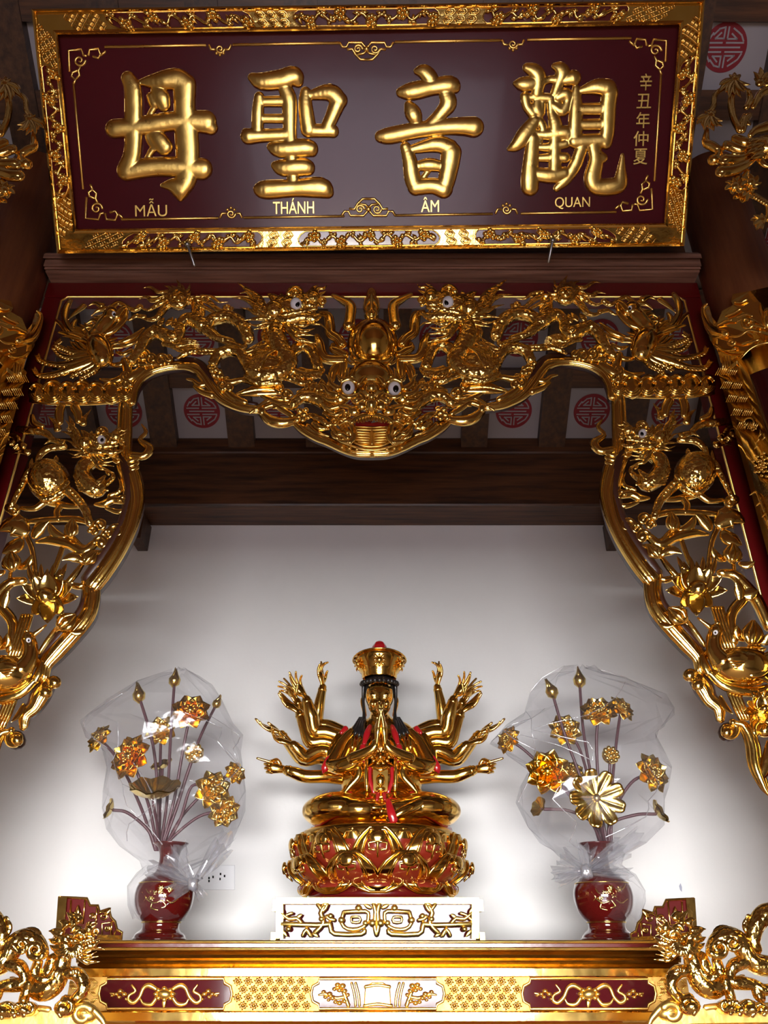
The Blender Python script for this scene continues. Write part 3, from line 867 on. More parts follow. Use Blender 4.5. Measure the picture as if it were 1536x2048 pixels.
def petal_cup(b, S, x, y, ang, L, w, h, lift, cup=.25, n=7):
    """one broad lotus petal, cupped, pointed; ang in the surface plane"""
    ca, sa = math.cos(ang), math.sin(ang); mpp = S.at(x, y, h)[1]
    V = []; rows = 7
    for side in (0, 1):
        for i in range(rows):
            t = i / (rows - 1); ww = w * (math.sin(math.pi * (.10 + .88 * t) ** .85)) ** .9 if i < rows - 1 else .03 * w
            for j in range(n):
                u = -1 + 2 * j / (n - 1)
                lx = L * t; ly = ww * u
                hh = h + lift * t * t + cup * mpp * w * (u * u - .4) * math.sin(math.pi * min(.95, t + .05)) - (0.010 if side else 0) * (.35 + .65 * math.sin(math.pi * min(1, t + .05)))
                V.append(S.at(x + ca * lx - sa * ly, y + sa * lx + ca * ly, hh)[0])
    Fc = []; o = rows * n
    for i in range(rows - 1):
        for j in range(n - 1):
            a = i * n + j
            Fc.append((a, a + 1, a + n + 1, a + n)); Fc.append((o + a, o + a + n, o + a + n + 1, o + a + 1))
    for i in range(rows - 1):
        a = i * n; c = a + n - 1
        Fc.append((a, a + n, o + a + n, o + a)); Fc.append((c, o + c, o + c + n, c + n))
    Fc.append(tuple(list(range(0, n)) + [o + j for j in range(n - 1, -1, -1)]))
    Fc.append(tuple([(rows - 1) * n + j for j in range(n)] + [o + (rows - 1) * n + j for j in range(n - 1, -1, -1)]))
    b.add(V, Fc)

def bud(b, S, x, y, r, L, ang, h=.03):
    """closed lotus bud pointing along ang"""
    ca, sa = math.cos(ang), math.sin(ang)
    b.tube(S, [(x - ca * L * .45, y - sa * L * .45), (x - ca * L * .2, y - sa * L * .2), (x + ca * L * .15, y + sa * L * .15), (x + ca * L * .5, y + sa * L * .5)], [r * .45, r, r * .75, r * .12], h, .9, 10, 4)
    for k in (-1, 0, 1):
        o = k * r * .55
        b.tube(S, [(x - ca * L * .4 - sa * o * .5, y - sa * L * .4 + ca * o * .5), (x - sa * o * 1.25, y + ca * o * 1.25), (x + ca * L * .55 - sa * o * .25, y + sa * L * .55 + ca * o * .25)], [r * .3, r * .42, r * .06], h + r * .0010 * (1.5 - abs(k) * .4), .8, 7, 4)
def lotus(b, S, x, y, s, ang=-math.pi / 2, h=.04):
    """open lotus seen from the side, standing along ang"""
    for a, L, w, hh, lf in ((-1.55, 62, 15, .0, .03), (1.55, 62, 15, .0, .03), (-1.05, 60, 17, .004, .03), (1.05, 60, 17, .004, .03), (2.35, 46, 17, .012, .045), (-2.35, 46, 17, .012, .045), (3.14, 50, 20, .02, .05),
                            (-.55, 56, 18, .012, .02), (.55, 56, 18, .012, .02), (0, 52, 21, .022, .012)):
        petal_cup(b, S, x, y, ang + a, L * s, w * s, h + hh, lf)
    b.blob(S, x, y, 20 * s, 18 * s, h + .012, .03 * s + .01)
    for k in range(-3, 4): b.leaf(S, x + math.cos(ang) * 26 * s - math.sin(ang) * k * 8 * s, y + math.sin(ang) * 26 * s + math.cos(ang) * k * 8 * s,
                                  x + math.cos(ang) * (60 + 10 * (k % 2)) * s - math.sin(ang) * k * 13 * s, y + math.sin(ang) * (60 + 10 * (k % 2)) * s + math.cos(ang) * k * 13 * s, 5 * s, h + .0, .05)

# ---- scalloped rim: gilded front and red-lacquered depth behind it, shadow put into its colour
def rim(b, S, pts, r, h=.015, grooves=1):
    b.tube(S, pts, np.array(r) * 1.1, h, .6, 10, 4, 0)
    if grooves:
        P = np.array(pts, float); rr = seq(r, len(P)) if len(np.atleast_1d(r)) != len(P) else np.array(r, float)
        T = np.gradient(P, axis=0); T /= np.linalg.norm(T, axis=1, keepdims=True)
        Nn = np.column_stack([T[:, 1], -T[:, 0]])
        mpp = S.at(*pts[0])[1]
        for o in (-.62, .12, .66):
            b.tube(S, P + Nn * (rr * o)[:, None], rr * .24, h + rr * mpp * (.58 if abs(o) < .3 else .42), .8, 7, 4)
TOPRIM = [([(262, 806), (266, 780), (280, 757), (304, 742), (337, 733), (369, 731), (394, 737), (410, 751), (423, 771), (440, 792), (459, 805), (484, 815), (516, 820)], [9, 10, 10, 9, 9, 9, 11, 13, 13, 11, 10, 9, 8]),
          ([(584, 836), (606, 857), (632, 873), (655, 882), (690, 898), (715, 904), (744, 905)], [8, 9, 9, 9, 9, 10, 10])]
SIDERIM = [([(1237, 798), (1239, 852), (1241, 906), (1228, 940), (1220, 985), (1227, 1026), (1236, 1052), (1255, 1088), (1283, 1130), (1306, 1160)], [12, 13, 15, 18, 18, 17, 17, 18, 19, 18]),
           ([(1306, 1156), (1306, 1186), (1316, 1220), (1348, 1258), (1377, 1290), (1398, 1316), (1403, 1342)], [15, 15, 16, 17, 16, 13, 11]),
           ([(1394, 1356), (1408, 1378), (1420, 1400), (1438, 1416), (1441, 1440)], [13, 15, 12, 11, 7])]
parts = {}
for tagS, ST_, SS_ in (('l', upright(Y_ARCH), upright(Y_ARCH, mL)), ('r', upright(Y_ARCH, mR), upright(Y_ARCH))):
    ST_.k = SS_.k = 1.1
    b = MB(); bk = MB()
    for pts, r in TOPRIM:
        rim(b, ST_, pts, r); bk.tube(ST_, [(x, y - 1) for x, y in pts], np.array(r) * .95, -.025, 2.6, 8, 4)
    b.blob(ST_, 524, 821, 7, 9, .03); 
    for p, r in (([(524, 826), (542, 842), (566, 846), (590, 842)], [8, 11, 11, 8]), ([(528, 816), (548, 810), (568, 822), (586, 832)], [5, 6, 6, 5]), ([(373, 758), (386, 761), (397, 770), (410, 769), (420, 764)], [2, 4, 6, 6, 6]),
                 ([(388, 773), (404, 784), (426, 791)], [3, 6, 8]), ([(614, 848), (630, 863), (658, 873)], [4, 5, 2])):
        b.tube(ST_, p, r, .02, .8, 8, 4)
    b.build('scalloped_rim', M_GOLD, arch)
    bk.build('carved_edge', M_EDGE, arch)
    b = MB(); bk = MB()
    for pts, r in SIDERIM:
        rim(b, SS_, pts, r); bk.tube(SS_, pts, np.array(r) * .95, -.025, 2.2, 8, 4)
    for x, y, r in ((1380, 1350, 14), (1398, 1370, 14)): b.blob(SS_, x, y, r, r * .9, .02)
    b.curl(SS_, 1458, 1460, 18, 7, 1.3, -1.2, 1, .02); b.blob(SS_, 1454, 1464, 12, 12, .02)
    for o, hh in ((-7, .02), (0, .03), (7, .02)):
        b.tube(SS_, [(1470 + o, 1446), (1488 + o * .7, 1452), (1505 + o, 1488), (1511 + o, 1530), (1527 + o * .6, 1571), (1538, 1590)], [4, 7, 8, 8, 6, 3], hh, .8, 8, 4)
    bk.blob(SS_, 1456, 1464, 19, 19, -.015)
    # flame finial on the inner edge
    b.tube(SS_, [(1205, 838), (1196, 854), (1208, 870), (1189, 886), (1200, 902), (1228, 900)], [1.2, 4, 5, 9, 8, 9], .02, .8, 8, 4)
    for k in range(3): b.tube(SS_, [(1212, 906 + 9 * k), (1228, 912 + 9 * k), (1246, 906 + 9 * k)], [4, 6, 4], .028, .8, 8, 4)
    b.curl(SS_, 1252, 905, 9, 4, 1.2, 0, 1, .03)
    b.build('scalloped_rim', M_GOLD, arch)
    bk.build('carved_edge', M_EDGE, arch)
    ST_.k = 1.42
    # ---- cloud band
    b = MB()
    for x, r in ((73, 15), (105, 20), (135, 17), (163, 20), (192, 17), (223, 20), (249, 15)):
        y = 783; b.blob(ST_, x, y, r * .95, r * 1.12, .012, .012)
        for q in (.95, .72, .48):
            b.tube(ST_, [(x + q * r * math.cos(a), y + 3 + q * r * math.sin(a)) for a in np.linspace(.25, math.pi - .25, 7)], 2.2, .026 + (.95 - q) * .012, .9, 6, 2)
        b.tube(ST_, [(x + r * math.cos(a), y + r * math.sin(a)) for a in np.linspace(-math.pi + .4, -.4, 7)], 2.0, .026, .8, 6, 2)
    b.slab(ST_, [(60, 768), (262, 768), (266, 800), (58, 804)], -.03, .012)
    b.tube(ST_, [(66, 803), (120, 808), (190, 807), (262, 800)], 3, .016, .8, 6, 3)
    b.build('cloud_band', M_GOLD, arch)
    # ---- phoenix
    b = MB(); S = ST_
    b.tube(S, [(222, 634), (213, 648), (198, 664), (188, 678)], [11, 13, 12, 14], .045, .9, 10, 4)
    b.blob(S, 222, 630, 15, 12, .055, None, -.5); b.blob(S, 200, 700, 22, 28, .045, None, -.4); b.blob(S, 203, 714, 17, 16, .05)
    b.tube(S, [(232, 634), (243, 619), (253, 614), (255, 618)], [6, 5, 3, 1], .06); b.tube(S, [(254, 618), (251, 632), (244, 645), (227, 661), (210, 668)], [2, 4, 5, 5, 4], .055)
    b.tube(S, [(236, 640), (243, 632), (247, 622)], [4, 4, 2], .05)
    for k, p in enumerate(([(218, 630), (200, 634), (182, 632)], [(213, 617), (196, 621), (182, 632)], [(169, 611), (150, 626), (136, 640)], [(220, 618), (236, 606), (252, 612), (262, 618)],
              [(205, 612), (190, 606), (176, 612)], [(200, 644), (186, 640), (172, 648)], [(196, 652), (180, 652), (164, 660)], [(190, 664), (176, 664), (168, 652)])):
        b.flame(S, p, 5, .05 + .002 * (k % 3))
    for k in range(9):
        a = -2.75 + k * .18; b.leaf(S, 186, 690, 186 + 66 * math.cos(a), 692 + 50 * math.sin(a), 5.5, .04 + .002 * (k % 2), .12, .01)
    for k in range(8):
        a = -2.5 + k * .2; b.leaf(S, 192, 694, 192 + 40 * math.cos(a), 696 + 32 * math.sin(a), 5, .055, .1)
    for p, r in (([(196, 716), (151, 727), (115, 730), (82, 723), (75, 712)], [8, 7, 5, 4.5, 3]), ([(196, 722), (141, 740), (107, 750), (78, 751), (67, 738)], [9, 7, 5, 5, 3]), ([(194, 726), (174, 738), (141, 754)], [8, 6, 2]),
                 ([(188, 712), (148, 716), (123, 711), (106, 694)], [7, 6, 5, 3]), ([(186, 706), (150, 706), (128, 698), (112, 690), (120, 682)], [6, 5, 4, 3, 2]), ([(200, 722), (188, 742), (160, 758)], [8, 6, 2])):
        b.tube(S, p, r, .035, .8, 8, 5)
        P = crom(p, 4)
        for k in range(2, len(P) - 1):
            d = P[k + 1] - P[k] if k + 1 < len(P) else P[k] - P[k - 1]; d /= np.linalg.norm(d) + 1e-9
            for sg in (-1, 1): b.leaf(S, *P[k], *(P[k] + d * 8 + np.array([-d[1], d[0]]) * sg * 5), 2.3, .042, 0, 0, .5, 5, 3)
    b.tube(S, [(141, 601), (131, 620), (130, 640), (141, 661), (158, 668)], [4, 6, 5, 6, 5], .015); b.tube(S, [(118, 664), (134, 668), (150, 676)], [2, 4, 5], .02); b.tube(S, [(168, 652), (162, 670), (172, 688)], [4, 6, 6], .012)
    b.tube(S, [(112, 640), (124, 650), (134, 664)], [2, 4, 5], .008); b.tube(S, [(152, 640), (146, 652), (150, 668)], [3, 5, 5], .008)
    for k in range(12):
        a = -2.9 + k * .25; b.leaf(S, 190, 706, 190 + 58 * math.cos(a), 702 + 44 * math.sin(a), 6, .03 + .003 * (k % 3), -.1, .0)
    for k in range(16): b.leaf(S, 206 - 5 * (k % 4), 682 + 8 * (k // 4), 200 - 5 * (k % 4), 694 + 8 * (k // 4), 4.5, .072 - .002 * (k % 4), .1)
    o = b.build('phoenix', M_GOLD, arch); eyeball(S, 227, 628, 5, .066, o, (.2, 0))
    # ---- young dragon in the middle of the spandrel
    b = MB()
    b.blob(S, 356, 597, 18, 18, .045, .03); b.blob(S, 356, 606, 15, 9, .062, .015); b.blob(S, 350, 592, 6, 5, .07, .01); b.blob(S, 363, 592, 6, 5, .07, .01); b.blob(S, 356, 599, 6, 5, .075, .01)
    for k in range(11):
        a = -3.5 + k * .37; L = 15 + 9 * (k % 2); b.flame(S, [(356 + 15 * math.cos(a), 596 + 13 * math.sin(a)), (356 + (15 + L * .5) * math.cos(a + .2), 596 + (13 + L * .5) * math.sin(a + .2)), (356 + (15 + L) * math.cos(a), 596 + (13 + L) * math.sin(a))], 4, .045)
    for p, w in (([(336, 584), (317, 584), (300, 574), (286, 576)], 4), ([(338, 592), (321, 598), (304, 601), (293, 594), (276, 598)], 6), ([(340, 600), (326, 603), (313, 611), (296, 620), (276, 613)], 6), ([(342, 606), (329, 616), (313, 636), (296, 639), (272, 630)], 7),
                 ([(282, 612), (268, 620), (254, 612), (244, 604)], 5), ([(290, 634), (272, 632), (258, 640), (246, 636)], 4), ([(372, 606), (392, 600), (407, 600), (426, 613), (440, 620)], 5), ([(407, 599), (420, 606), (436, 619), (457, 624), (464, 615)], 5),
                 ([(396, 612), (412, 616), (430, 626), (446, 630)], 4), ([(402, 592), (424, 594), (438, 604), (456, 604)], 3.5)):
        b.flame(S, p, w, .03)
    b.curl(S, 455, 616, 9, 3.2, 1.3, 0, 1, .03)
    b.tube(S, [(388, 602), (392, 616), (394, 636)], [5, 7, 8], .03); b.tube(S, [(400, 604), (404, 620), (400, 640)], [4, 5, 6], .02)
    body(b, S, [(262, 724), (270, 712), (280, 700), (290, 680), (309, 664), (329, 671), (347, 680), (358, 667), (361, 651), (376, 638), (397, 645), (410, 655)], [6, 7, 8, 9, 10, 11, 9, 9, 8, 10, 12, 12], .035)
    for p in ((317, 652, 328, 635), (332, 651, 346, 634), (345, 654, 352, 636), (300, 664, 310, 648)): b.leaf(S, *p, 5, .04)
    b.blob(S, 343, 668, 9, 6, .055, None, .4)
    body(b, S, [(412, 654), (426, 640), (451, 634), (472, 640), (490, 658), (497, 680)], [9, 10, 10, 10, 10, 9], .035, 9, 1, 6)
    for x, y, r in ((484, 646, 5), (493, 659, 5), (501, 672, 5), (499, 650, 3.5)): b.blob(S, x, y, r, r, .055)
    for p, r in (([(392, 646), (420, 664), (436, 676), (466, 683)], [9, 9, 7, 5]), ([(420, 674), (459, 686), (484, 696)], [3, 5, 6]), ([(400, 700), (448, 700)], [4, 2]), ([(396, 706), (430, 706), (452, 703)], [3, 4, 3]), ([(355, 716), (372, 707), (392, 700)], [2, 5, 5])):
        b.tube(S, p, r, .04)
    for k in range(12):
        a = -.5 + k * .16; b.flame(S, [(326 + k * 1.5, 688), (352 + k, 692 + 10 * math.sin(a)), (372 + 2 * k, 688 + 18 * math.sin(a * 1.2)), (396 + k, 690 + 16 * math.sin(a))], 4.5, .035 + .001 * (k % 4))
    body(b, S, [(426, 730), (432, 716), (441, 707), (459, 702), (479, 706), (490, 719), (495, 732)], [7, 8, 9, 9, 9, 9, 8], .035, 8, 1, 5)
    for k, (x, y) in enumerate(((424, 742), (432, 740), (440, 744), (428, 750), (436, 752), (420, 734), (443, 752))): b.blob(S, x, y, 5, 4.5, .04)
    b.build('small_dragon', M_GOLDS, arch)
    # clouds carried on the arch rim
    b = MB()
    for x, y, r, tt in ((286, 712, 13, 0), (304, 717, 12, 1), (322, 722, 14, 0), (268, 726, 10, 2), (252, 752, 10, 1), (338, 718, 9, 1), (560, 776, 9, 1), (572, 790, 10, 0), (446, 770, 9, 1), (458, 776, 8, 2), (252, 770, 9, 0)):
        b = MB(); b.curl(S, x, y, r, 4, 1.2, tt * 1.5, 1 if tt else -1, .03); b.blob(S, x, y, r * .7, r * .6, .02); b.build('cloud_curl', M_GOLD, arch)
    for p, r in (([(210, 722), (228, 730), (250, 726), (262, 716)], [2, 4, 5, 4]), ([(232, 704), (248, 708), (264, 700)], [2, 4, 3]), ([(232, 686), (250, 682), (270, 672), (288, 656)], [2, 5, 5, 2]), ([(235, 693), (262, 688), (284, 674)], [2, 4, 2]), ([(200, 758), (224, 762), (246, 756), (256, 744), (250, 720)], [2, 5, 7, 8, 7]),
                 ([(262, 720), (280, 728), (304, 728), (330, 726), (344, 720)], [5, 6, 6, 6, 3]), ([(250, 764), (268, 752), (286, 738)], [7, 9, 7]), ([(440, 762), (462, 765), (486, 760), (520, 768), (558, 766)], [6, 6, 5, 6, 5]), ([(450, 780), (470, 796), (492, 805)], [5, 6, 4]),
                 ([(474, 788), (517, 778), (563, 781)], [2, 7, 5]), ([(480, 790), (517, 787), (560, 786)], [2, 6, 4]), ([(523, 791), (545, 801), (564, 808), (584, 806)], [3, 5, 5, 4]), ([(430, 756), (444, 760), (456, 756)], [6, 6, 3]),
                 ([(500, 826), (540, 800), (580, 800)], [2, 4, 4]), ([(546, 816), (568, 812), (590, 816)], [2, 5, 5])):
        b = MB(); b.tube(S, p, r, .022); b.build('cloud_wisp', M_GOLD, arch)
    # ---- great dragon looking to the orb
    b = MB()
    dragon_head(b, S, 591, 607, 1.0, 1, .06)
    body(b, S, [(560, 640), (552, 664), (551, 678), (558, 692), (566, 708), (577, 724), (566, 742), (540, 752), (512, 748), (494, 734)], [13, 15, 16, 16, 15, 14, 13, 14, 13, 8], .04, 7, -1, 8)
    b.blob(S, 531, 726, 30, 24, .04, .03)
    for k in range(5): b.tube(S, [(494 + 6 * k, 742 - 1 * k), (508 + 6 * k, 718 - 2 * k), (534 + 4 * k, 703 - 1 * k)], [3, 4, 2], .055 + .004 * k)
    for k in range(4): b.tube(S, [(496, 742 + 5 * k), (526, 750 + 5 * k), (556, 742 + 4 * k), (567, 728 + 3 * k)], [3, 4, 4, 2], .05)
    b.tube(S, [(490, 752), (517, 766), (560, 766)], [4, 6, 4], .045)
    for p in ((489, 704, 526, 679), (496, 708, 530, 684), (502, 714, 536, 690), (483, 698, 491, 685), (518, 700, 546, 664)): b.leaf(S, *p, 5, .05, .1)
    body(b, S, [(572, 728), (584, 706), (603, 693), (620, 698), (629, 716), (637, 738)], [8, 9, 9, 9, 8, 8], .03, 9, 1, 5)
    for p, r in (([(564, 754), (587, 759), (606, 766), (621, 762)], [4, 6, 6, 4]), ([(594, 745), (612, 751), (632, 748), (646, 740)], [7, 8, 8, 4]), ([(600, 738), (616, 744), (630, 742)], [4, 5, 4]), ([(560, 744), (576, 738), (594, 744)], [7, 7, 5]), ([(548, 690), (532, 672), (538, 660)], [6, 8, 8])): b.tube(S, p, r, .04)
    for k in range(8): b.leaf(S, 586 + 7 * k, 748, 592 + 7 * k, 757, 3, .052)
    body(b, S, [(586, 812), (591, 804), (606, 795), (624, 795), (643, 803), (663, 818), (679, 831), (694, 841)], [7, 8, 9, 10, 10, 10, 9, 8], .04, 12, 1, 6)
    for k in range(10):
        a = .2 + k * .16; b.flame(S, [(668 + k, 826), (676 + k * 1.4, 838), (686 + 20 * math.cos(a), 846 + 12 * math.sin(a))], 4.5, .045 + .002 * (k % 3))
    for x, y, r in ((600, 822, 6), (608, 828, 7), (598, 832, 6), (612, 820, 5), (606, 838, 6), (616, 834, 5), (594, 840, 5)): b.blob(S, x, y, r, r * .8, .035)
    for p, r in (([(618, 830), (630, 834), (643, 841), (656, 850), (670, 845)], [4, 6, 6, 5, 4]), ([(626, 846), (640, 856), (656, 858)], [4, 5, 3]), ([(648, 826), (662, 836), (676, 848)], [4, 5, 4]), ([(596, 786), (612, 782), (632, 786), (650, 792)], [4, 6, 6, 5]), ([(640, 786), (656, 798), (668, 808)], [5, 7, 6]),
                 ([(664, 852), (676, 868), (690, 880)], [4, 6, 5]), ([(682, 850), (692, 862), (704, 868)], [4, 6, 5])): b.tube(S, p, r, .03)
    for p in ((624, 782, 624, 759, 6), (634, 782, 632, 764, 4), (643, 780, 643, 757, 6), (655, 780, 656, 763, 4), (662, 782, 664, 766, 4), (664, 862, 680, 880, 5), (672, 858, 688, 868, 4), (612, 778, 614, 764, 4)): b.leaf(S, *p, .045, .05)
    for k in range(9): b.curl(S, 652 + (k % 3) * 12, 796 + (k // 3) * 11, 5, 2.2, 1.2, k, 1 if k % 2 else -1, .045)
    o = b.build('great_dragon', M_GOLDS, arch); eyeball(S, 592, 608, 9.5, .082, o, (.25, -.05))
    # ---- flames round the orb
    for p, w in (([(697, 654), (700, 636), (701, 612), (686, 601), (665, 590)], [9, 8, 8, 6, 3]), ([(684, 690), (675, 677), (661, 667), (659, 648), (655, 632), (640, 625)], [8, 8, 8, 8, 7, 3]),
                 ([(688, 720), (672, 720), (652, 718), (641, 706), (638, 688), (633, 671)], [8, 8, 8, 9, 8, 4]), ([(690, 712), (678, 704), (666, 698), (666, 688)], [7, 7, 6, 3]), ([(684, 760), (685, 742), (686, 724)], [6, 7, 7]), ([(664, 762), (666, 744), (676, 730)], [4, 7, 6])):
        b = MB(); b.tube(S, p, w, .02, .8, 9, 4)
        P = np.array(p, float); T = np.gradient(P, axis=0); T /= np.linalg.norm(T, axis=1, keepdims=True); b.tube(S, P + np.column_stack([T[:, 1], -T[:, 0]]) * 3, np.array(w) * .35, .03, .8, 6, 4)
        b.build('flame', M_GOLD, arch)
# ---- orb and its jewel
b = MB(); b.blob(AF, 746, 687, 52, 52, .0, .03, 0, 32, 12); b.build('orb_halo', M_GOLD, arch)
b = MB(); b.blob(AF, 748, 690, 42, 42, .03, .085, 0, 32, 20); b.build('sun_orb', M_STAT, arch)
b = MB(); b.blob(AF, 743, 612, 18, 22, .0, .03); b.blob(AF, 743, 592, 11, 15, .0, .025); b.blob(AF, 743, 632, 15, 12, .0, .03); b.tube(AF, [(743, 582), (743, 628)], [3, 5], .026); b.build('jewel', M_GOLD, arch)
# ---- dragon mask below the orb
C = AF; b = MB()
b.blob(C, 743, 758, 46, 36, .05, .06, 0, 20, 12); b.blob(C, 743, 790, 44, 30, .05, .055, 0, 18, 10)
for y, w in ((722, 34), (731, 30), (740, 26)): b.tube(C, [(744 - w, y - 2), (744, y + 4), (744 + w, y - 2)], [3, 5, 3], .09, .9, 8, 4)
b.blob(C, 743, 777, 12, 10, .115, .02); b.blob(C, 743, 795, 8, 7, .12, .015); b.blob(C, 743, 815, 14, 14, .115, .035)
for s in (-1, 1):
    X = lambda x: 743 + s * x
    for (x, y, rx, ry, h) in ((19, 811, 10, 9, .11), (46, 777, 19, 19, .075), (28, 798, 14, 12, .1), (62, 795, 18, 15, .06), (34, 822, 14, 10, .09)): b.blob(C, X(x), y, rx, ry, h)
    for p, r in (([(26, 768), (20, 758), (12, 752)], [5, 5, 2]), ([(32, 764), (46, 758), (60, 764)], [4, 6, 3]), ([(30, 792), (46, 795), (60, 790)], [3, 5, 3]), ([(68, 812), (46, 814), (32, 824), (24, 834)], [3, 6, 6, 5]), ([(10, 800), (20, 799), (30, 806)], [3, 5, 3]),
                 ([(6, 830), (18, 832), (32, 838), (40, 846)], [4, 6, 6, 4]), ([(24, 786), (16, 792), (14, 802)], [4, 5, 4]), ([(40, 850), (34, 872), (44, 886)], [6, 6, 5])): b.tube(C, [(X(x), y) for x, y in p], r, .115 if p[0][0] < 40 else .08, .8, 8, 4)
    for p, w in (([(40, 754), (34, 742), (32, 734)], 5), ([(50, 756), (48, 742), (44, 734)], 5), ([(58, 760), (66, 752), (68, 742)], 5), ([(16, 752), (10, 744), (14, 738)], 4), ([(66, 778), (80, 768), (84, 756), (92, 748)], 7), ([(68, 790), (86, 784), (94, 772), (104, 766)], 7), ([(70, 802), (90, 798), (102, 786)], 6), ([(64, 812), (84, 816), (98, 806)], 6),
                 ([(56, 822), (72, 830), (86, 826)], 6), ([(40, 842), (52, 842), (64, 850)], 5), ([(46, 876), (58, 868), (70, 868), (80, 856)], 5), ([(44, 884), (60, 882), (72, 878)], 5), ([(26, 732), (34, 724), (42, 716), (40, 708)], 5), ([(36, 728), (46, 724), (52, 714)], 4)): b.flame(C, [(X(x), y) for x, y in p], w, .08)
    for k in range(6): b.leaf(C, X(3 + 6 * k), 832 + k * .8, X(2 + 6 * k), 843 + k * .8, 3, .118)
    b.curl(C, X(52), 832, 9, 3, 1.3, 0, s, .08); b.curl(C, X(74), 842, 9, 3, 1.3, 0, -s, .06)
mask = b.build('dragon_mask', M_GOLD, arch)
eyeball(C, 697, 775, 13, .105, mask, (-.12, -.05)); eyeball(C, 789, 777, 13, .105, mask, (.2, .02))
b = MB(); b.slab(C, [(706, 838), (744, 846), (782, 838), (776, 852), (712, 852)], .02, .075); b.build('red_gum', M_RED2, mask)
b = MB()
b.slab(C, [(700, 862), (712, 850), (744, 848), (778, 850), (790, 862), (784, 878), (764, 890), (744, 893), (724, 890), (704, 878)], .0, .05)
for k, (y, w) in enumerate(((853, 34), (858.5, 39), (863.5, 41), (868.5, 41), (874, 38), (879, 34), (884, 27))):
    g = 6 if k > 1 else 1
    for s in (-1, 1): b.tube(C, [(744 + s * g, y + 1.5), (744 + s * w, y)], 2.3, .055 + .004 * (3 - abs(k - 3)), .8, 6, 2)
b.tube(C, [(744, 862), (744, 888)], 2.4, .062)
for dy, w, r in ((0, 50, 3), (7, 62, 3)): b.tube(C, [(744 - w, 876 + dy), (720, 890 + dy), (744, 893 + dy), (768, 890 + dy), (744 + w, 876 + dy)], r, .04, .8, 7, 4)
for k in range(-4, 5): b.blob(C, 744 + 15 * k, 899 - .25 * k * k * 1.2, 3.6, 3.2, .04)
b.build('longevity_plaque', M_LEAF, arch)

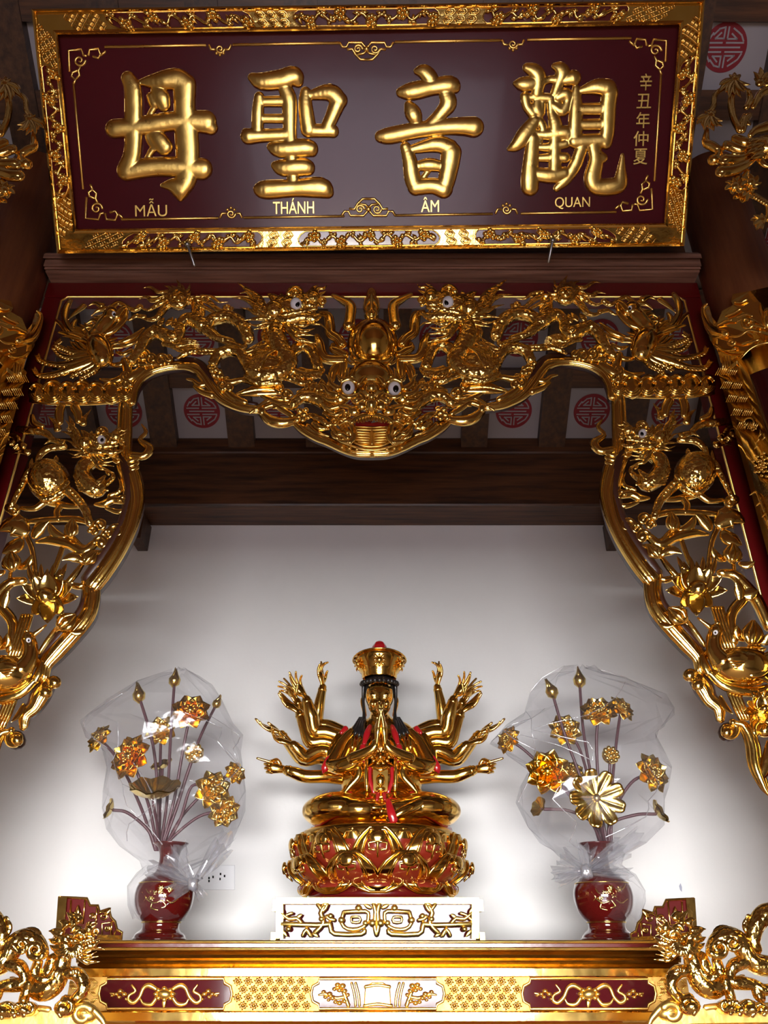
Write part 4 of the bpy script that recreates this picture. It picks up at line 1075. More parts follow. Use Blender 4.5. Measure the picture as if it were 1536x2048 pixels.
# ---- hanging side panels (traced on the right one)
for S in (upright(Y_ARCH), upright(Y_ARCH, mL)):
    f = -1; S.k = 1.22
    b = MB()
    dragon_head(b, S, 1285, 868, .78, -1, .06, .85, 0.12)
    body(b, S, [(1300, 905), (1318, 920), (1322, 940), (1306, 962), (1290, 968), (1282, 950)], [13, 14, 14, 15, 12, 6], .035, 6, 1, 6)
    for k in range(6): b.tube(S, [(1278 + 3 * k, 940 + 2 * k), (1300 + 4 * k, 966 - 2 * k), (1330 + 2 * k, 968 - 6 * k)], [2.5, 4, 2.5], .05)
    b.flame(S, [(1284, 962), (1266, 948), (1262, 938), (1272, 926)], 6, .03); b.flame(S, [(1270, 980), (1250, 972), (1246, 958), (1252, 944)], 5, .02)
    for p in ((1270, 938, 1276, 924, 4), (1262, 948, 1262, 932, 4)): b.leaf(S, *p, .04)
    # turtle shell
    b.blob(S, 1390, 946, 38, 36, .03, .06, .25, 20, 12)
    for k in range(14):
        a = k * .9; R = 10 + 20 * ((k * 7) % 5) / 5; b.blob(S, 1392 + R * math.cos(a), 946 + R * math.sin(a), 9, 8.5, .078 - R * .0012, .012, a)
    b.tube(S, [(1352, 950), (1372, 974), (1398, 984), (1414, 974)], [4, 5, 5, 3], .05); b.tube(S, [(1350, 958), (1370, 982), (1398, 992)], [3, 5, 3], .04)
    b.tube(S, [(1400, 922), (1418, 924), (1432, 930), (1446, 958), (1466, 996)], [10, 9, 8, 6, 5], .04); b.leaf(S, 1428, 928, 1424, 900, 4, .05); b.leaf(S, 1376, 915, 1376, 896, 5, .03)
    b.tube(S, [(1352, 968), (1334, 985), (1318, 1006), (1308, 1036)], [9, 8, 7, 6], .045)
    for k in range(5): b.blob(S, 1348 - k * 5, 966 + k * 6, 4, 3, .06)
    b.blob(S, 1464, 1000, 14, 10, .03); b.curl(S, 1458, 1004, 10, 3.5, 1.2, 0, 1, .04); b.curl(S, 1466, 866, 16, 6, 1.2, 2, 1, .01); b.tube(S, [(1380, 866), (1400, 850), (1430, 846), (1452, 842)], [4, 7, 8, 6], .01)
    b.tube(S, [(1358, 880), (1390, 882), (1408, 896), (1414, 912)], [6, 7, 6, 4], .03)
    for p in ([(1360, 872), (1384, 866), (1400, 874)], [(1346, 846), (1344, 832), (1350, 818)], [(1322, 836), (1318, 822), (1306, 806)], [(1372, 846), (1378, 830), (1392, 818)], [(1440, 878), (1450, 870), (1462, 880)], [(1430, 890), (1448, 886), (1464, 892)]): b.flame(S, p, 6, .02)
    o = b.build('turtle_dragon', M_GOLDS, arch); eyeball(S, 1285, 867, 7.5, .083, o, (-.1, .05))
    b = MB()
    for p, r in (([(1327, 1000), (1352, 998), (1380, 992), (1396, 988), (1414, 1000), (1430, 1002), (1446, 1000)], [4, 6, 7, 7, 6, 5, 4]), ([(1366, 994), (1374, 1012), (1370, 1026)], [7, 6, 6]), ([(1298, 1036), (1330, 1026), (1370, 1024), (1432, 1028)], [5, 6, 6, 5]), ([(1225, 994), (1246, 990), (1262, 988), (1280, 996), (1298, 996)], [4, 7, 8, 7, 3]),
                 ([(1230, 1008), (1252, 1012), (1276, 1004)], [3, 5, 3]), ([(1298, 1074), (1320, 1090), (1346, 1076), (1384, 1066), (1416, 1069)], [8, 10, 9, 9, 3]), ([(1304, 1082), (1326, 1080), (1348, 1060), (1380, 1058)], [4, 5, 5, 2]), ([(1402, 838), (1420, 830), (1424, 816)], [4, 6, 4]), ([(1330, 830), (1332, 814), (1340, 800)], [6, 8, 8]), ([(1368, 832), (1370, 815), (1366, 800)], [6, 8, 8])):
        b = MB(); b.tube(S, p, r, .02); b.build('water_wisp', M_GOLD, arch)
    for x, y, r in ((1287, 1039, 12), (1255, 1052, 15), (1285, 1074, 15), (1272, 1058, 10), (1240, 990, 9), (1300, 1050, 9)): 
        b = MB(); b.curl(S, x, y, r, 4.5, 1.2, 0, -1, .03); b.blob(S, x, y, r * .7, r * .7, .02); b.build('water_curl', M_GOLD, arch)
    def stem(pts, r, h=.015): q = MB(); q.tube(S, pts, r, h, .9, 8, 4); return q.build('lotus_stem', M_GOLD, arch)
    for p, r in (([(1357, 1062), (1368, 1096), (1381, 1130)], 4.5), ([(1438, 1050), (1424, 1084), (1417, 1134)], 4.5), ([(1466, 1122), (1469, 1150)], 3.5), ([(1322, 1114), (1338, 1136), (1356, 1156)], [4, 6, 6]), ([(1439, 1146), (1467, 1150), (1492, 1174), (1517, 1207), (1538, 1256)], [7, 9, 11, 11, 9]),
                 ([(1488, 1196), (1462, 1232), (1467, 1286)], [9, 9, 8]), ([(1373, 1240), (1392, 1266), (1410, 1292)], [4, 5, 4]), ([(1516, 1286), (1517, 1312)], 5), ([(1424, 1128), (1400, 1140), (1330, 1160), (1318, 1146)], [3, 5, 6, 4])): stem(p, r)
    for p in ([(1434, 1215), (1446, 1254), (1460, 1296)], [(1464, 1378), (1476, 1408), (1490, 1438)]):
        q = MB()
        for o in (-9, -3, 3, 9): q.tube(S, [(x + o, y) for x, y in p], 4, .02, .9, 7, 3)
        q.build('reed_bundle', M_GOLD, arch)
    for x, y, r, L, a in ((1345, 1043, 12, 36, -1.7), (1465, 1106, 16, 36, -1.5), (1308, 1102, 13, 32, -2.3), (1355, 1230, 17, 42, -2.5), (1505, 1266, 19, 46, -1.5)):
        q = MB(); bud(q, S, x, y, r, L, a); q.build('lotus_bud', M_GOLD, arch)
    for x0, y0, x1, y1, w, bd in ((1420, 1060, 1390, 1028, 12, .1), (1436, 1052, 1490, 1046, 20, -.25), (1440, 1040, 1452, 1010, 16, .2), (1446, 1062, 1484, 1090, 15, .1), (1358, 1060, 1390, 1030, 8, .2), (1323, 1110, 1364, 1107, 9, -.2), (1452, 1120, 1424, 1092, 8, -.2), (1478, 1126, 1510, 1122, 7, .2), (1340, 1240, 1376, 1250, 9, -.3), (1318, 1232, 1350, 1250, 7, .3),
                                  (1490, 1280, 1474, 1250, 9, -.2), (1520, 1284, 1538, 1266, 9, .2), (1496, 1292, 1532, 1296, 8, .2), (1441, 1392, 1466, 1428, 6, .1), (1306, 1110, 1284, 1092, 8, .2), (1484, 1190, 1516, 1180, 12, .1), (1480, 1200, 1470, 1160, 10, .1), (1534, 1420, 1500, 1444, 10, .2), (1510, 1410, 1530, 1380, 8, .1)):
        q = MB(); q.leaf(S, x0, y0, x1, y1, w, .025, bd, .015, .35, 8); q.build('lotus_leaf', M_GOLD, arch)
    q = MB(); lotus(q, S, 1393, 1182, 1.0); q.build('lotus_flower', M_GOLD, arch)
    q = MB(); lotus(q, S, 1524, 1420, .6); q.build('lotus_flower', M_GOLD, arch)
    # water bird among the lotuses
    b = MB()
    b.tube(S, [(1432, 1258), (1427, 1280), (1430, 1304), (1446, 1326)], [11, 12, 14, 20], .05, .95, 12, 4)
    b.blob(S, 1430, 1261, 12, 13, .055); b.tube(S, [(1420, 1254), (1396, 1236)], [5, 2], .055); b.blob(S, 1435, 1246, 5, 4.5, .055)
    b.blob(S, 1486, 1334, 56, 35, .04, .06, .12, 20, 12)
    for k in range(7): b.leaf(S, 1456 + 4 * k, 1318 + 5 * k, 1512 + 6 * k, 1330 + 7 * k, 9, .100 - .004 * k, -.15, -.012)
    for k in range(5): b.leaf(S, 1500, 1350 - 6 * k, 1545 + 3 * k, 1330 - 9 * k, 8, .085, .1, -.01)
    b.tube(S, [(1410, 1336), (1424, 1350), (1450, 1372), (1500, 1384), (1536, 1376)], [6, 8, 9, 9, 7], .03); b.tube(S, [(1404, 1310), (1410, 1330), (1418, 1348)], [5, 8, 7], .03)
    b.tube(S, [(1420, 1300), (1408, 1318), (1410, 1340)], [5, 7, 6], .02)
    o = b.build('water_bird', M_GOLD, arch); eyeball(S, 1431, 1265, 4.5, .078, o)
    b = MB()
    b.curl(S, 1527, 1456, 22, 8, 1.3, 2.5, 1, .02); b.blob(S, 1530, 1460, 14, 14, .02); b.tube(S, [(1500, 1420), (1520, 1430), (1545, 1424)], [5, 9, 8], .02); b.leaf(S, 1522, 1556, 1534, 1480, 10, .03, .1)
    b.build('leaf_scroll', M_GOLD, arch)
# ------------------------------------------------------------------ the altar table
Y_ALT = 2.4
AT = upright(Y_ALT)
TZ = AT(757, 1882).z                                               # height of the table top
ACX = AT(757, 1882).x
AHW = AT(1388, 1890).x - ACX
altar = thing('altar_table', (ACX, Y_ALT + .4, 0), 'gilded altar table with red cartouches in its frieze below the statue', 'altar')
AB = 3.28
def zpx(y, Y=Y_ALT): return upright(Y)(757, y).z
b = MB(); b.box((ACX, (Y_ALT + AB) / 2, TZ - .011), (2 * AHW, AB - Y_ALT, .022)); bevel(b.build('table_top', M_RED, altar), .003)
b = MB()
for z, d in ((TZ - .002, -.004), (TZ - .0185, -.006)):
    b.tube3([(ACX - AHW, Y_ALT + d, z), (ACX + AHW, Y_ALT + d, z)], .0042, None, 1, 8)
prof = [(.006, 1896.5), (.008, 1899), (.022, 1901), (.034, 1904), (.042, 1909), (.046, 1914), (.060, 1916), (.066, 1921), (.068, 1925), (.080, 1928), (.086, 1933), (.087, 1935), (.030, 1935.5), (.026, 1937), (.026, 1952), (.030, 1954), (.044, 1955), (.044, 2021), (.030, 2022), (.026, 2025), (.026, 2042), (.034, 2046), (.05, 2054), (.07, 2075), (.075, 2110)]
pr = [(Y_ALT + d, upright(Y_ALT + d)(757, y).z) for d, y in prof]
b.build('gilded_edge', M_LEAF, altar)
def run(pr, name, m):
    b = MB(); k = len(pr); V = []
    for x in (ACX - AHW + .02, ACX + AHW - .02): V += [(x, y, z) for y, z in pr]
    b.add(V, [(j, j + 1, k + j + 1, k + j) for j in range(k - 1)], 0, True)
    for s in (-1, 1):                                              # the moulding returns along the sides
        V = []
        for y0 in (Y_ALT, AB): V += [(ACX + s * (AHW - .02 - (y - Y_ALT) * .3), y0 + (y - Y_ALT) * (y0 == Y_ALT), z) for y, z in pr]
        b.add(V, [(j, j + 1, k + j + 1, k + j) for j in range(k - 1)], 0, True)
    b.build(name, m, altar)
run(pr[:12], 'cornice', M_DKGOLD); run(pr[11:17], 'gilded_band', M_TABLE); run(pr[16:18], 'frieze', M_FIELD); run(pr[17:], 'base_moulding', M_TABLE)
b = MB()
zb = pr[-1][1]
b.box((ACX, (Y_ALT + AB) / 2 + .07, zb / 2), (2 * AHW - .3, AB - Y_ALT - .16, zb)); b.build('cabinet_body', M_RED, altar)
FZ = upright(Y_ALT + .044)
def cart(S, x0, x1, y0, y1, n=10):
    e = (y1 - y0) * .5; ym = (y0 + y1) / 2; g = e * .55
    return [(x0 + g, y0), (x1 - g, y0), (x1 - g * .9, y0 + e * .3), (x1 - g * .2, y0 + e * .5), (x1, ym), (x1 - g * .2, y1 - e * .5), (x1 - g * .9, y1 - e * .3), (x1 - g, y1), (x0 + g, y1), (x0 + g * .9, y1 - e * .3), (x0 + g * .2, y1 - e * .5), (x0, ym), (x0 + g * .2, y0 + e * .5), (x0 + g * .9, y0 + e * .3)]
def panel(x0, x1, m, nm):
    b = MB(); P = cart(FZ, x0, x1, 1957, 2018); b.slab(FZ, P, .0, .004); p = b.build(nm, m, altar)
    g = MB(); g.tube(FZ, P, 3.0, .005, .9, 7, 1, 0, 0, True); g.build('gilded_rim', M_LEAF, p)
    return p
p1 = panel(198, 464, M_CART, 'cartouche'); p2 = panel(622, 889, M_CART, 'cartouche'); p3 = panel(1044, 1312, M_CART, 'cartouche')
def ribbon_spray(x, y, par):
    """bat-like flower with trailing ribbons"""
    b = MB(); S = FZ
    b.blob(S, x, y, 15, 11, .014, .012)
    for a in range(8): b.blob(S, x + 17 * math.cos(a * .785), y + 11 * math.sin(a * .785), 6, 5, .012, .008, 0, 8, 5)
    b.leaf(S, x, y + 8, x - 2, y + 28, 5, .01)
    for s in (-1, 1):
        b.tube(S, [(x + s * 14, y - 8), (x + s * 30, y - 17), (x + s * 42, y - 12), (x + s * 50, y + 6), (x + s * 62, y + 17), (x + s * 72, y + 12), (x + s * 70, y + 2), (x + s * 58, y - 6), (x + s * 66, y - 18)], [4, 5, 4, 4, 4, 4, 3, 3, 2], .010, .8, 7, 4)
        b.tube(S, [(x + s * 14, y + 4), (x + s * 26, y + 20), (x + s * 42, y + 19), (x + s * 48, y + 10)], [4, 4, 3, 2], .010, .8, 7, 4)
        for dx, dy, r in ((80, 0, 6), (88, -6, 6), (96, 0, 5), (90, 6, 5), (104, 3, 4), (76, 10, 4)): b.blob(S, x + s * dx, y + dy, r, r * .85, .010, .008, 0, 8, 5)
        b.leaf(S, x + s * 96, y + 2, x + s * 110, y - 2, 3, .008)
    return b.build('ribbon_flower', M_LEAF, par)
ribbon_spray(329, 1988, p1); ribbon_spray(1178, 1988, p3)
b = MB(); S = FZ
b.slab(S, [(730, 1974), (744, 1965), (766, 1965), (780, 1974), (782, 2010), (728, 2010)], .004, .014, 0, .08)
b.tube(S, [(728, 2012), (755, 2008), (784, 2012)], 3, .014); b.tube(S, [(730, 1974), (755, 1970), (780, 1974)], 3, .015)
for s in (-1, 1):
    X = lambda d: 755 + s * d
    for d in (38, 46): b.tube(S, [(X(d + 6), 1966), (X(d), 1990), (X(d - 2), 2012)], 2.6, .01)
    b.tube(S, [(X(58), 2012), (X(64), 1996), (X(70), 1982), (X(82), 1974)], [4, 4, 3, 2], .01); b.tube(S, [(X(66), 1994), (X(84), 1996), (X(104), 1988), (X(118), 1990)], [3, 3, 3, 1.5], .01)
    for d, y, r in ((70, 1972, 7), (80, 1970, 6), (76, 1980, 6), (66, 1982, 6), (86, 1978, 5), (96, 1988, 6), (90, 1996, 6), (104, 1994, 5), (108, 1984, 5), (66, 2002, 6), (76, 2006, 6), (60, 1990, 5), (84, 2004, 5), (98, 2000, 4)): b.blob(S, X(d), y, r, r * .85, .01, .008, 0, 8, 5)
b.build('incense_burner_relief', M_LEAF, p2)
b = MB()
def stars(x0, x1):
    n = round((x1 - x0) / 20)
    for i in range(n):
        for j in range(4):
            x = x0 + (x1 - x0) * (i + .5 + (.25 if j % 2 else -.25)) / n; y = 1963 + 16 * j
            for a in range(8):
                l = 10.5 if a % 2 == 0 else 9
                b.leaf(FZ, x + 1.5 * math.cos(a * .785 + .2), y + 1.5 * math.sin(a * .785 + .2), x + l * math.cos(a * .785 + .2), y + l * math.sin(a * .785 + .2), 2.3, .006, 0, 0, 1.2, 5, 3)
stars(470, 618); b.build('gilded_lattice', M_TABLE, altar); b = MB(); stars(893, 1040); b.build('gilded_lattice', M_TABLE, altar); b = MB()
def fret(x0, x1):
    n = round((x1 - x0) / 13)
    for i in range(n):
        for j in range(5):
            x = x0 + (x1 - x0) * (i + .5) / n; y = 1962 + 13 * j; s = 1 if (i + j) % 2 else -1
            for o in (-3.4, 0, 3.4): b.tube(FZ, [(x - 4.5 + o, y - 4.5 * s), (x + 4.5 + o, y + 4.5 * s)], 1.3, .002, .8, 5, 1, 0, .4)
fret(140, 194); b.build('gilded_fret', M_LEAF, altar); b = MB(); fret(1316, 1372); b.build('gilded_fret', M_LEAF, altar)
# stepped fretwork wings standing on both ends of the table top
def wing(side):
    Yw = Y_ALT + .10; S = upright(Yw) if side > 0 else upright(Yw, lambda x, y: (1506 - x, y - 3))
    w = thing('stepped_wing', tuple(S(1392 if side > 0 else 1392, 1882)), 'stepped red and gold fretwork wing on the %s end of the altar table' % ('right' if side > 0 else 'left'), 'altar ornament')
    out = [(1386, 1795), (1392, 1884), (1262, 1884), (1262, 1868), (1272, 1862), (1276, 1846), (1284, 1838), (1288, 1820), (1306, 1826), (1310, 1814), (1326, 1814), (1332, 1800), (1370, 1798)]
    b = MB(); b.slab(S, out, -.035, .0); wp = b.build('board', M_RED, w)
    b = MB()
    b.tube(S, out, 2.6, .001, .9, 7, 1, 0, 0, True)
    b.slab(S, [(1372, 1796), (1390, 1796), (1396, 1884), (1380, 1884)], -.037, .01)
    for p in ([(1336, 1803), (1340, 1850), (1366, 1848), (1364, 1804)], [(1312, 1818), (1314, 1850), (1332, 1850)], [(1282, 1846), (1284, 1874), (1302, 1874), (1302, 1850), (1286, 1848)], [(1276, 1866), (1278, 1880), (1270, 1880)], [(1344, 1856), (1346, 1876), (1372, 1876)]): b.tube(S, p, 2.2, .002, .9, 6, 1)
    for x, y, r in ((1300, 1836, 10), (1352, 1830, 9), (1324, 1864, 9), (1322, 1836, 7), (1356, 1866, 8), (1292, 1860, 6)): b.curl(S, x, y, r, 2.6, 1.3, x, 1 if r % 2 else -1, .003)
    b.leaf(S, 1298, 1836, 1284, 1818, 5, .004); b.leaf(S, 1352, 1838, 1350, 1812, 5, .006); b.leaf(S, 1348, 1840, 1366, 1826, 4, .005); b.leaf(S, 1326, 1866, 1310, 1872, 4, .004)
    b.slab(S, [(1262, 1874), (1310, 1872), (1314, 1885), (1262, 1885)], -.036, .006)
    b.build('gilded_fret', M_GOLD, wp)
wing(1); wing(-1)
# ------------------------------------------------------------------ crouching dragons before both ends of the altar
Y_DRG = 2.18
def guardian(side):
    S = upright(Y_DRG) if side > 0 else upright(Y_DRG, lambda x, y: (1509 - x, y + 4))
    S.k = 1.2
    g = thing('guardian_dragon', tuple(S(1450, 2000)), 'gilded crouching dragon on a cloud base before the %s end of the altar' % ('right' if side > 0 else 'left'), 'dragon carving')
    b = MB()
    dragon_head(b, S, 1352, 1872, .72, -1, .03, .62, -.28)
    for k, p in enumerate(([(1362, 1846), (1366, 1832), (1376, 1820)], [(1376, 1848), (1382, 1840), (1392, 1838)], [(1384, 1862), (1398, 1858), (1412, 1858)], [(1388, 1876), (1402, 1878), (1412, 1874)], [(1386, 1888), (1400, 1892), (1410, 1886)], [(1376, 1898), (1392, 1902), (1402, 1898)], [(1350, 1838), (1356, 1828), (1372, 1828)], [(1334, 1880), (1342, 1896), (1360, 1906), (1376, 1908)])): b.flame(S, p, 7, .03 + .003 * (k % 2))
    for k in range(10):
        a = .4 + k * .28; b.leaf(S, 1368 + 8 * math.cos(a), 1884 + 8 * math.sin(a), 1370 + 28 * math.cos(a), 1888 + 26 * math.sin(a), 4.5, .05, .1)
    b.tube(S, [(1378, 1896), (1384, 1920), (1390, 1944), (1404, 1966), (1426, 1976), (1448, 1968)], [12, 14, 17, 19, 17, 12], .02, .95, 12, 4)
    b.tube(S, [(1404, 1912), (1410, 1934), (1420, 1950)], [10, 12, 10], .01); b.tube(S, [(1432, 1918), (1438, 1938), (1440, 1960)], [8, 10, 11], .015, .9, 10, 4)
    for k in range(4): b.tube(S, [(1400 + 3 * k, 1938 + 3 * k), (1412 + 3 * k, 1954 + 2 * k), (1434 + 2 * k, 1950)], [2, 3, 2], .045)
    b.tube(S, [(1424, 1902), (1436, 1884), (1456, 1876), (1478, 1884), (1490, 1904), (1506, 1924), (1536, 1932), (1566, 1926)], [12, 15, 18, 18, 17, 17, 16, 12], .02, .95, 12, 4)
    b.curl(S, 1438, 1896, 18, 6, 1.3, 2.6, -1, .05); b.curl(S, 1466, 1886, 16, 5, 1.2, 0, 1, .055); b.blob(S, 1432, 1902, 20, 14, .035)
    for p in ((1428, 1884, 1462, 1854, 8), (1502, 1872, 1496, 1832, 6), (1492, 1836, 1504, 1832, 3), (1476, 1968, 1490, 1950, 4)): b.leaf(S, *p, .02, -.2)
    body(b, S, [(1516, 1900), (1506, 1880), (1512, 1850), (1530, 1828), (1552, 1820)], [8, 12, 14, 15, 12], .02)
    for p, r in (([(1496, 1924), (1470, 1930), (1460, 1946), (1462, 1964), (1484, 1966), (1510, 1970), (1530, 1980), (1560, 1972)], [9, 11, 9, 10, 11, 9, 9, 7]), ([(1510, 1972), (1516, 1990), (1524, 1996)], [8, 9, 8]),
                 ([(1450, 1960), (1454, 1976), (1460, 1990), (1462, 2002)], [11, 10, 9, 9]), ([(1376, 1942), (1356, 1944), (1344, 1958), (1342, 1974), (1352, 1988), (1364, 1998), (1382, 1996)], [9, 11, 11, 11, 10, 9, 8])): b.tube(S, p, r, .03, .95, 10, 4)
    for k in range(8): b.blob(S, 1346 + 5 * (k % 4) + 6, 1942 - 2 * (k % 3), 4, 4, .045)
    for x, y, r in ((1376, 2012, 21), (1452, 2014, 17), (1472, 2018, 14), (1494, 2016, 20), (1520, 2018, 14)): b.blob(S, x, y, r, r * .85, .03, .04); b.curl(S, x, y, r * .92, 4, 1.2, 1.0, -1, .06)
    for k in range(4): b.blob(S, 1452 + 7 * k, 2004 + 2 * (k % 2), 5, 6, .06)
    o = b.build('dragon', M_GOLDS, g); eyeball(S, 1350, 1870, 5, .05, o, (-.1, 0)) if False else None
    b = MB()
    b.slab(S, [(1296, 2052), (1304, 2034), (1326, 2012), (1348, 2008), (1376, 2024), (1410, 2016), (1440, 2022), (1536, 2014), (1580, 2014), (1580, 2070), (1296, 2070)], -.04, .015)
    b.curl(S, 1344, 2026, 20, 7, 1.3, -2.6, 1, .03); b.blob(S, 1336, 2026, 20, 15, .02)
    b.tube(S, [(1298, 2050), (1306, 2034), (1328, 2012), (1352, 2006), (1368, 2016)], [3, 5, 6, 6, 4], .025)
    b.tube(S, [(1300, 2056), (1420, 2052), (1580, 2050)], 4, .016); b.tube(S, [(1410, 2016), (1440, 2012), (1490, 2010), (1540, 2012), (1580, 2010)], 5, .012)
    b.build('cloud_base', M_LEAF, g)
guardian(1); guardian(-1)
# ------------------------------------------------------------------ the many-armed figure on its lotus throne
Y_ST = 2.80
SX = upright(Y_ST)(757, 1600).x
stat = thing('gilded_statue', (SX, Y_ST, TZ), 'gilded many-armed figure with praying hands seated on a red and gold lotus throne', 'statue')
def px3(x, y, dy=0.0):
    """point at depth Y_ST + dy seen at (x, y)"""
    return np.array(upright(Y_ST + dy)(x, y))
MPP = upright(Y_ST).at(757, 1600)[1]
plinth = thing('statue_plinth', (SX, Y_ST, TZ), 'low gilded openwork plinth carrying the lotus throne on the altar', 'plinth')
YP = 2.56; S = upright(YP)
x0, x1, zt = S(556, 1800).x, S(956, 1800).x, S(757, 1796).z
b = MB(); b.box(((x0 + x1) / 2, YP + .24, (TZ + zt) / 2), (x1 - x0 - .02, .44, zt - TZ - .004)); b.build('lacquer_core', M_CART, plinth)
b = MB(); z = lambda y: S(757, y).z
def bar(xa, xb, ya, yb, h=.014): b.slab(S, [(xa, ya), (xb, ya), (xb, yb), (xa, yb)], -.02, h)
bar(552, 958, 1795, 1806, .018); bar(552, 566, 1804, 1877); bar(944, 958, 1804, 1877)
for x, yy in ((x0 - .006, 0), (x1 + .006, 0)):
    for q in ((zt - .02, .03), (TZ + .012, .022)): b.box((x, YP + .22, q[0]), (.014, .46, q[1]))
b.box(((x0 + x1) / 2, YP + .22, zt - .008), (x1 - x0, .46, .016))
b.build('gilded_frame', M_LEAF, plinth)
b = MB()
for s in (-1, 1):
    X = lambda d: 753 + s * d
    for p, r in (([(X(66), 1824), (X(22), 1822), (X(16), 1832), (X(20), 1848), (X(36), 1858), (X(58), 1858), (X(70), 1846), (X(66), 1824)], 4), ([(X(24), 1860), (X(30), 1868), (X(84), 1868), (X(92), 1856), (X(94), 1846)], 5), ([(X(50), 1834), (X(34), 1834), (X(34), 1844), (X(50), 1844), (X(50), 1834)], 2.6),
                 ([(X(94), 1848), (X(120), 1850), (X(190), 1848)], 5), ([(X(104), 1812), (X(112), 1826), (X(106), 1846), (X(124), 1866)], 5), ([(X(150), 1846), (X(160), 1836), (X(176), 1838), (X(190), 1826)], 4), ([(X(196), 1846), (X(180), 1830), (X(168), 1826)], 3),
                 ([(X(118), 1808), (X(106), 1822), (X(98), 1808)], 4), ([(X(0), 1870), (X(4), 1850), (X(2), 1824), (X(6), 1808)], 5), ([(X(132), 1872), (X(140), 1858), (X(148), 1872)], 4), ([(X(84), 1840), (X(94), 1838), (X(100), 1832)], 4)): b.tube(S, p, r, .010, .8, 7, 2)
    for x, y, rr in ((70, 1840, 7), (36, 1816, 7), (92, 1832, 6), (22, 1846, 6), (110, 1838, 6), (176, 1858, 6), (8, 1846, 8)): b.blob(S, X(x), y, rr, rr, .012)
    for q in ((110, 1812, 96, 1806), (128, 1866, 116, 1874), (140, 1862, 128, 1874), (190, 1860, 178, 1874), (186, 1826, 196, 1812), (160, 1836, 148, 1828), (10, 1816, 26, 1808)): b.leaf(S, X(q[0]), q[1], X(q[2]), q[3], 4, .012)
b.build('openwork_scroll', M_LEAF, plinth)
# ---- lotus throne
thr = thing('lotus_throne', (SX, Y_ST, zt), 'round lotus throne of red petals with gilded rims under the statue', 'lotus throne')
zr = px3(757, 1665)[2]
HT = zr - zt
R0 = 150 * MPP
b = MB()
b.lathe((SX, Y_ST, zt), [(0, 0), (.88 * R0, 0), (.90 * R0, .02), (.78 * R0, .05), (.80 * R0, HT * .35), (.96 * R0, HT * .62), (.98 * R0, HT * .8), (0, HT * .8)], 40); b.build('throne_core', M_RED, thr)
b = MB(); b.lathe((SX, Y_ST, zt), [(.94 * R0, HT * .70), (1.0 * R0, HT * .80), (1.02 * R0, HT * .90), (1.0 * R0, HT * .97), (.96 * R0, HT), (0, HT)], 48); b.build('gilded_seat_rim', M_STAT, thr)
M_PETAL = simple('deep_red_lacquer', (0.20, 0.018, 0.008), rough=0.22, coat=0.6)
def merge(o):
    import bmesh
    bm = bmesh.new(); bm.from_mesh(o.data); bmesh.ops.remove_doubles(bm, verts=bm.verts, dist=1e-6); bm.to_mesh(o.data); bm.free()
def tpetal(ang, r0, z0, r1, z1, w, bulge, relief=True):
    """throne petal: red bowl with gilded rim and curl, standing at angle ang (0 = towards the viewer)"""
    out = np.array([math.sin(ang), -math.cos(ang), 0]); sd = np.array([math.cos(ang), math.sin(ang), 0]); c = np.array([SX, Y_ST, zt])
    def P(u, t, o=0.0):
        ww = w * (math.sin(math.pi * (.28 + .66 * t)) ** .8) * (1 if t < 1 else 0)
        rr = r0 + (r1 - r0) * t + bulge * math.sin(math.pi * min(1, t * 1.05)) * (1 - .55 * u * u) + o
        return c + out * (rr - abs(u) ** 2 * w * .28) + sd * ww * u + np.array([0, 0, z0 + (z1 - z0) * t])
    rows, cols = 11, 13; b = MB(); V = []
    for o in (0, -.008):
        for i in range(rows):
            for j in range(cols): V.append(P(-1 + 2 * j / (cols - 1), i / (rows - 1) * .97, o))
    Fc = []; K = rows * cols
    for i in range(rows - 1):
        for j in range(cols - 1):
            a = i * cols + j; Fc.append((a, a + 1, a + cols + 1, a + cols)); Fc.append((K + a, K + a + cols, K + a + cols + 1, K + a + 1))
    for i in range(rows - 1):
        a = i * cols; e = a + cols - 1; Fc.append((a, a + cols, K + a + cols, K + a)); Fc.append((e, K + e, K + e + cols, e + cols))
    for fc in Fc:
        iu = [i % cols for i in fc if i < K] or [0]; it = [(i % K) // cols for i in fc]
        u_ = -1 + 2 * (sum(iu) / len(iu)) / (cols - 1); t_ = sum(it) / len(it) / (rows - 1)
        b.add([V[i] for i in fc], [tuple(range(len(fc)))], 1 if abs(u_) > .58 or t_ > .70 else 0)
    p = b.build('petal', [M_PETAL, M_STAT], thr); merge(p)
    g = MB()
    for k, r in ((.96, .006), (.62, .0045)):
        ts = [.12, .3, .5, .7, .86, .97]
        line = [P(-k, t * (1 if k > .9 else .93), .004) for t in ts] + [P(k, t * (1 if k > .9 else .93), .004) for t in ts[::-1]]
        g.tube3(line, r, [out] * len(line), .9, 7)
    if relief:
        g.ball3(P(0, .72, .006), [sd * .026, out * .008, np.array([0, 0, .020])], 10, 6)
        for s in (-1, 1):
            g.tube3([P(s * .08, .62, .008), P(s * .4, .60, .008), P(s * .34, .46, .007), P(s * .12, .44, .007)], .004, [out] * 4, .9, 6)
            g.ball3(P(s * .25, .74, .005), [sd * .012, out * .007, np.array([0, 0, .010])], 8, 5)
        g.tube3([P(0, .60, .006), P(0, .30, .006)], [.006, .003], [out] * 2, .9, 6)
    g.build('gilded_rim', M_STAT, p)
N = 10
for k in range(N): tpetal(2 * math.pi * (k + .5) / N, .90 * R0, HT * .45, 1.04 * R0, HT * .93, .060, .010, False)
for k in range(N): tpetal(2 * math.pi * k / N, .90 * R0, HT * .34, 1.10 * R0, HT * .94, .080, .030)
for k in range(N): tpetal(2 * math.pi * (k + .5) / N, .86 * R0, HT * .16, 1.17 * R0, HT * .60, .082, .036)
